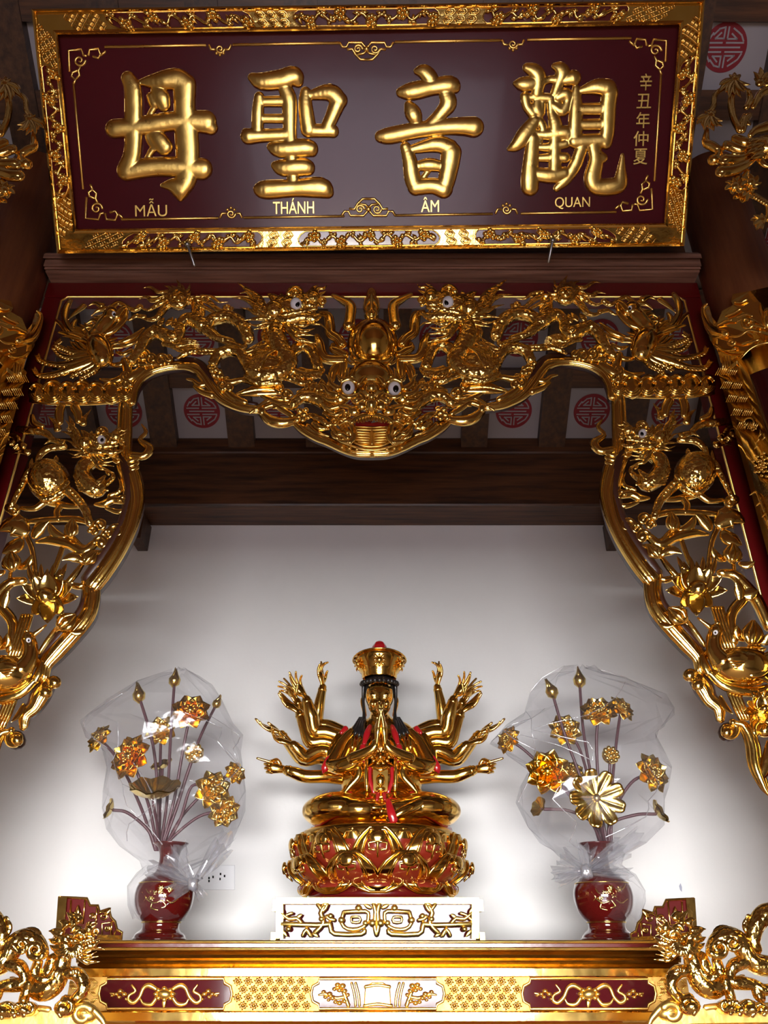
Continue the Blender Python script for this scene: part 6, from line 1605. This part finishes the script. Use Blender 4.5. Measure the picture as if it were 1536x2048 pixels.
stalk(R_, 1312, 1628, -.03, 'leaf', 24, 'small cupped gilded leaf at lower right of the right vase', G2, [((1220, 1650), .4), ((1270, 1630), .8)], ang=-.5)

def bag(cx, rows, knot, tails, side, seed):
    """thin clear bag: rows of (y, left, right, depth) px, faceted by random creases, gathered at a knot"""
    R = random.Random(seed); S = upright(YV)
    t = thing('plastic_bag', tuple(S(cx, 1740)), 'clear plastic bag tied over the lotus bouquet of the %s vase' % side, 'plastic bag')
    b = MB(); n = 17; V = []
    for i, (y, xl, xr, dp) in enumerate(rows):
        c = np.array(S((xl + xr) / 2, y)); mpp = S.at(cx, y)[1]; rx = (xr - xl) / 2 * mpp
        for k in range(n):
            a = 2 * math.pi * (k + .5 * (i % 2)) / n; j = 1 + R.uniform(-.16, .07) * (1 if 0 < i < len(rows) - 1 else 0) * (.25 + .75 * abs(math.sin(a)))
            V.append(c + np.array([rx * math.cos(a) * (j if abs(math.cos(a)) < .9 else 1), min(dp, .17) * math.sin(a) * j, R.uniform(-.012, .012)]))
    Fc = []
    for i in range(len(rows) - 1):
        for k in range(n):
            q = (k + 1) % n; a, e, f, g = i * n + k, i * n + q, (i + 1) * n + q, (i + 1) * n + k
            if R.random() < .5: Fc += [(a, e, g), (e, f, g)]
            else: Fc += [(a, e, f), (a, f, g)]
    b.add(V, Fc, 0, True)
    b.build('film', M_FILM, t)
    b = MB()                                                       # sharp folds of the film, following its surface
    front = [k for k in range(n) if math.sin(2 * math.pi * k / n) < -.05]
    for i in range(9):
        k = R.choice(front); r0 = R.randrange(1, max(2, len(rows) - 9)); ln = R.randrange(3, 7); P = []
        for r in range(r0, min(len(rows) - 2, r0 + ln)):
            P.append(np.array(V[r * n + k]) + np.array([0, -.001, 0]))
            k = (k + R.choice((0, 0, 1, -1))) % n
        if len(P) > 1: b.tube3(crom(P, 2), np.linspace(.0008, .0022, len(crom(P, 2))), None, .5, 5)
    b.build('crease', M_KNOT, t)
    kx, ky, kr = knot; k0 = np.array(upright(YV - .11)(kx, ky)); b = MB()
    def ruffle(p0, p1, w0, w1, waves):                             # gathered sheet between the knot and a free end
        d = unit(p1 - p0); sd = unit(np.cross(d, [0, 1, 0])); o_ = np.cross(sd, d); V2 = []; K, C = 6, 9
        for i in range(K):
            tt = i / (K - 1); ww = w0 + (w1 - w0) * tt ** .8
            for j in range(C):
                q = -1 + 2 * j / (C - 1)
                V2.append(p0 + (p1 - p0) * tt * (1 + R.uniform(-.04, .04)) + sd * ww * q + o_ * (.012 * math.sin(waves * q * 3 + i) * (.4 + tt) + R.uniform(-.004, .004)))
        b.add(V2, [(i * C + j, i * C + j + 1, (i + 1) * C + j + 1, (i + 1) * C + j) for i in range(K - 1) for j in range(C - 1)], 0, True)
    for (x, y, w) in tails:
        ruffle(k0 + np.array([0, R.uniform(-.006, .006), 0]), np.array(upright(YV - .07 + .03 * R.random())(x, y)), .006, w * .0017, R.uniform(1.5, 3))
    for q in range(7):
        e = unit([R.uniform(-1, 1), -.6, R.uniform(-1, 1)]); b.ball3(k0 + e * .006, [np.array([kr * .0007, 0, 0]), np.array([0, kr * .0006, 0]), unit([R.uniform(-.5, .5), 0, 1]) * kr * .0010], 8, 6)
    b.build('knot', M_KNOT, t)
bag(318, [(1343, 344, 372, .03), (1352, 316, 398, .07), (1375, 268, 424, .11), (1410, 214, 448, .15), (1448, 162, 466, .17), (1470, 172, 486, .18), (1500, 204, 482, .18), (1540, 216, 486, .18), (1580, 210, 492, .18), (1620, 206, 490, .17), (1655, 216, 478, .15), (1690, 240, 460, .12), (1715, 276, 420, .09), (1738, 286, 372, .07), (1752, 268, 372, .09), (1775, 256, 382, .095), (1805, 258, 384, .097), (1835, 268, 370, .085)],
    (386, 1768, 18), [(448, 1690, 22), (460, 1666, 16), (330, 1716, 24), (296, 1736, 16), (352, 1696, 22), (316, 1796, 22), (404, 1790, 10)], 'left', 5)
bag(1205, [(1336, 1148, 1172, .03), (1345, 1112, 1200, .07), (1365, 1082, 1252, .11), (1392, 1060, 1330, .14), (1424, 1046, 1348, .16), (1455, 1012, 1326, .16), (1480, 978, 1312, .17), (1510, 1010, 1330, .17), (1535, 1058, 1342, .18), (1575, 1040, 1334, .18), (1610, 1032, 1328, .18), (1650, 1054, 1326, .16), (1685, 1080, 1292, .13), (1712, 1116, 1250, .09), (1736, 1150, 1244, .07), (1752, 1156, 1270, .09), (1775, 1152, 1288, .1), (1805, 1156, 1290, .1), (1838, 1180, 1276, .085)],
    (1172, 1742, 19), [(1104, 1746, 12), (1114, 1762, 12), (1246, 1694, 22), (1280, 1670, 16), (1172, 1690, 20), (1122, 1712, 18), (1232, 1736, 16), (1262, 1750, 12)], 'right', 9)
# ------------------------------------------------------------------ power outlet on the back wall
S = upright(Y_WALL)
t = thing('power_outlet', tuple(S(430, 1757)), 'white power outlet plate on the back wall behind the left vase', 'power outlet')
b = MB(); b.slab(S, [(374, 1730), (470, 1730), (470, 1780), (374, 1780)], .0, .009, 0, .04); pl = b.build('cover_plate', M_PLATE, t)
b = MB()
for x, y in ((441, 1748), (449, 1752), (440, 1758), (418, 1756), (426, 1754), (418, 1762), (396, 1752), (404, 1756), (396, 1760)): b.slab(S, [(x - 1.6, y - 2.4), (x + 1.6, y - 2.4), (x + 1.6, y + 2.4), (x - 1.6, y + 2.4)], .008, .0096)
b.build('socket_slot', M_BLACK, pl)
b = MB(); 
pts = [(1358, 1772), (1361, 1766), (1364, 1774), (1364, 1784), (1360, 1780)]
b.slab(S, pts, -.001, .0012)
tag(b.build('wall_chip', simple('grey_scuff', (0.35, 0.36, 0.45), rough=0.8)), 'small grey scuff on the white back wall right of the right vase', 'scuff')
# ------------------------------------------------------------------ curved couplet boards on the columns
def couplet(cx, side):
    s = 1 if side == 'right' else -1
    C = Drum(cx, CY, .185)
    t = thing('couplet_board', (cx, CY - .16, 1.9), 'curved red couplet board with gilded border on the %s column' % side, 'couplet board')
    M_ = (lambda p: p) if s > 0 else (lambda p: (1488 - p[0], p[1] + 14))
    class D:
        def at(self, x, y, h=0.0): return C.at(*M_((x, y)), h)
        def __call__(self, x, y, h=0.0): return Vector(self.at(x, y, h)[0])
    D = D()
    A0, A1 = -math.pi / 2 - 1.45, -math.pi / 2 + 1.45
    zt, zbm = C(1490 if s > 0 else 0, 705).z, 1.2
    def shell(name, m, R0, R1, a0, a1, z0, z1, par, n=24):
        b = MB(); V = []
        for r in (R0, R1):
            for z in (z0, z1):
                for k in range(n + 1):
                    a = a0 + (a1 - a0) * k / n; V.append((cx + r * math.cos(a), CY + r * math.sin(a), z))
        m_ = n + 1; q = lambda i, j, k: (i * 2 + j) * m_ + k; Fc = []
        for k in range(n):
            Fc += [(q(1, 0, k), q(1, 0, k + 1), q(1, 1, k + 1), q(1, 1, k)), (q(0, 0, k), q(0, 1, k), q(0, 1, k + 1), q(0, 0, k + 1)), (q(0, 0, k), q(0, 0, k + 1), q(1, 0, k + 1), q(1, 0, k)), (q(0, 1, k), q(1, 1, k), q(1, 1, k + 1), q(0, 1, k + 1))]
        for k in (0, n): Fc.append((q(0, 0, k), q(1, 0, k), q(1, 1, k), q(0, 1, k)))
        b.add(V, Fc, 0, False); o = fix_normals(b.build(name, m, par)); return o
    o = shell('gilded_border', M_GOLD, .150, .186, A0, A1, zbm, zt, t)
    shell('red_field', M_RED, .184, .194, A0 + .62, A1 - .62, zbm, zt - .10, t)
    b = MB()                                                       # slanting fret bars, then flowers in red recesses further down
    for k in range(5):
        x, y = 1452 + 10.5 * k, 742 + 27 * k
        for g, sl in ((-10, 1), (12, -1)):
            for q in range(-2, 3): b.tube(D, [(x + g + q * 4 - 3, y + 8), (x + g + q * 4 + 4, y - 6)], 1.3, .003, .8, 5, 1, 0, .4)
        for q in range(3): b.blob(D, x + 2 + 3 * q, y + 2 - 2 * q, 1.6, 1.6, .003)
    b.build('fret_relief', M_GOLD, o); b = MB()
    b.curl(D, 1500, 846, 14, 2.5, 1.1, 2.5, 1, .003); b.curl(D, 1506, 858, 6, 2, 1.2, 0, -1, .004)
    for x, y in ((1512, 885), (1508, 898), (1516, 874), (1524, 880)): b.leaf(D, x, y, x + 4, y - 14, 2.5, .004, .2)
    b.build('scroll_relief', M_GOLD, o); b = MB()
    for k in range(26):
        a = k * 2.4; R = 3 + .95 * k; b.blob(D, 1524 + R * math.cos(a) * .7, 930 + R * math.sin(a), 3.6, 3.2, .004)
    b.build('flower_relief', M_GOLD, o); b = MB()
    for k in range(5): b.tube(D, [(1500 + 12 * k, 990 + 22 * k), (1512 + 10 * k, 984 + 22 * k), (1520 + 8 * k, 1004 + 20 * k)], [1.5, 3, 1.5], .004)
    b.build('flower_relief', M_GOLD, o)
    b = MB()                                                       # phoenix-like crest over the board
    D2 = Drum(cx, CY, .17)
    class E:
        def at(self, x, y, h=0.0): return D2.at(*M_((x, y)), h)
        def __call__(self, x, y, h=0.0): return Vector(self.at(x, y, h)[0])
    E = E()
    b.slab(E, [(1412, 612), (1404, 622), (1412, 650), (1420, 680), (1436, 704), (1442, 726), (1540, 700), (1600, 700), (1600, 560), (1536, 574), (1500, 582), (1466, 588), (1462, 602), (1466, 610), (1444, 622), (1434, 646), (1424, 634), (1418, 612)], -.012, .014)
    b.tube(E, [(1414, 608), (1406, 618), (1414, 646), (1428, 664), (1452, 668)], [3, 6, 9, 11, 8], .012)
    for p, r in (([(1436, 650), (1450, 642), (1462, 640)], 2.5), ([(1452, 632), (1466, 626), (1480, 618)], 3), ([(1470, 604), (1482, 604), (1494, 598)], 3), ([(1474, 634), (1490, 628), (1504, 632)], 2.5), ([(1474, 642), (1490, 636), (1506, 642)], 2.5),
                 ([(1460, 672), (1478, 672), (1498, 660), (1520, 664)], 3), ([(1430, 690), (1450, 700), (1470, 698)], 3), ([(1484, 688), (1500, 684), (1516, 680)], 2.5), ([(1500, 650), (1516, 652), (1530, 656)], 3)): b.tube(E, p, r, .018)
    b.curl(E, 1494, 644, 14, 4, 1.2, 0, 1, .018); b.curl(E, 1462, 684, 8, 3, 1.2, 0, 1, .018); b.blob(E, 1535, 636, 12, 22, .02); b.leaf(E, 1530, 640, 1520, 604, 6, .02)
    for k in range(4):
        b.tube(E, [(1442 + 6 * k, 712), (1446 + 5 * k, 728), (1444 + 6 * k, 742)], [1.5, 2.5, 1], .016); b.tube(E, [(1440 + k, 742 + 2 * k), (1458, 734 + 2 * k), (1474, 722 + 2 * k)], [1, 2, 1.4], .016)
    b.tube(E, [(1482, 716), (1500, 698), (1520, 688), (1545, 684)], 2.2, .018)
    b.build('gilded_crest', M_GOLD, t)
couplet(CXR, 'right'); couplet(CXL, 'left')
# ------------------------------------------------------------------ openwork bird brackets high beside the signboard
def bracket(side):
    S = upright(1.72) if side == 'right' else upright(1.72, lambda x, y: (1480 - x, y + 8))
    S.k = 1.45
    t = thing('carved_bracket', tuple(S(1480, 300)), 'gilded openwork bracket with bird and bamboo leaves at the upper %s' % side, 'bracket')
    b = MB()
    for (x, y, n, R, a0) in ((1470, 158, 9, 38, .25), (1421, 230, 9, 32, .35), (1520, 165, 5, 30, -2.2), (1500, 380, 5, 22, 1.2), (1524, 440, 5, 22, 1.4)):
        for k in range(n):
            a = a0 + k * (2.7 / n) + .1; b.leaf(S, x, y, x + R * math.cos(a) * (1.05 if k % 2 else .9), y + R * math.sin(a) * (1.05 if k % 2 else .85), 5, .02 + .002 * (k % 3), .1, .01)
        b.blob(S, x, y, 8, 6, .02)
        for k in range(3): b.leaf(S, x, y, x + 16 * math.cos(-2.4 + .8 * k), y + 14 * math.sin(-2.4 + .8 * k), 4, .015)
    for p, r in (([(1468, 160), (1448, 176), (1430, 190), (1427, 212), (1418, 226)], [5, 4, 4, 4, 4]), ([(1470, 164), (1462, 200), (1464, 224), (1468, 240), (1480, 262)], [4, 5, 5, 5, 5]), ([(1414, 258), (1412, 284), (1424, 292), (1438, 300), (1446, 296)], [3, 6, 7, 6, 4]), ([(1434, 296), (1438, 312), (1426, 322)], [5, 6, 9]),
                 ([(1500, 272), (1510, 262), (1528, 256), (1545, 250)], [4, 6, 8, 8]), ([(1484, 262), (1490, 240), (1500, 230)], [5, 6, 4]), ([(1506, 216), (1520, 190), (1536, 180)], [3, 6, 7]), ([(1492, 216), (1500, 200), (1496, 180)], [4, 5, 3]), ([(1478, 250), (1486, 240), (1488, 230)], [3, 5, 3]), ([(1508, 390), (1524, 400), (1536, 410), (1536, 440)], [4, 4, 4, 4]), ([(1495, 342), (1488, 360), (1500, 380)], [4, 5, 4])): b.tube(S, p, r, .015, .85, 8, 4)
    for p, r in (([(1512, 282), (1490, 286), (1470, 276)], [5, 9, 7]), ([(1510, 292), (1484, 300), (1456, 290)], [4, 7, 8]), ([(1510, 304), (1480, 318), (1447, 320)], [4, 7, 9]), ([(1512, 312), (1490, 330), (1462, 342), (1440, 344)], [4, 7, 9, 9]), ([(1512, 298), (1490, 308), (1466, 308)], [3, 4, 3]), ([(1512, 308), (1490, 322), (1468, 330)], [3, 4, 3])): b.tube(S, p, r, .03, .8, 9, 5)
    for x, y in ((1455, 290), (1446, 321), (1440, 345)): b.curl(S, x, y - 2, 8, 4, 1.1, 0, 1, .036)
    for k in range(14): b.leaf(S, 1528 - 4 * (k % 4), 276 + 7 * (k // 4) * 1.4, 1506 - 4 * (k % 4), 286 + 7 * (k // 4) * 1.5, 5, .045 + .002 * (k % 3))
    b.tube(S, [(1545, 300), (1528, 296), (1512, 300)], [20, 20, 12], .02); b.tube(S, [(1518, 316), (1526, 328), (1540, 334)], [6, 5, 3], .03)
    for x, y in ((1502, 364), (1470, 372)):
        for k in range(7): b.leaf(S, x, y, x + 22 * math.cos(k * .9), y + 18 * math.sin(k * .9), 5, .025 + .003 * (k % 2), .15, .01)
        b.blob(S, x, y, 7, 6, .035)
    for p in ((1478, 350, 1462, 374, 5), (1484, 386, 1466, 398, 5), (1490, 390, 1484, 406, 6), (1500, 250, 1486, 236, 5)): b.leaf(S, *p, .02)
    for k in range(6): b.blob(S, 1508 + 5 * k, 392 + 3 * k, 4, 4, .02)
    b.build('openwork_carving', M_GOLD, t)
    b = MB(); b.slab(S, [(1545, 230), (1700, 230), (1700, 480), (1545, 480)], -.05, -.02); b.build('backing_board', M_WOODV, t)
bracket('right'); bracket('left')
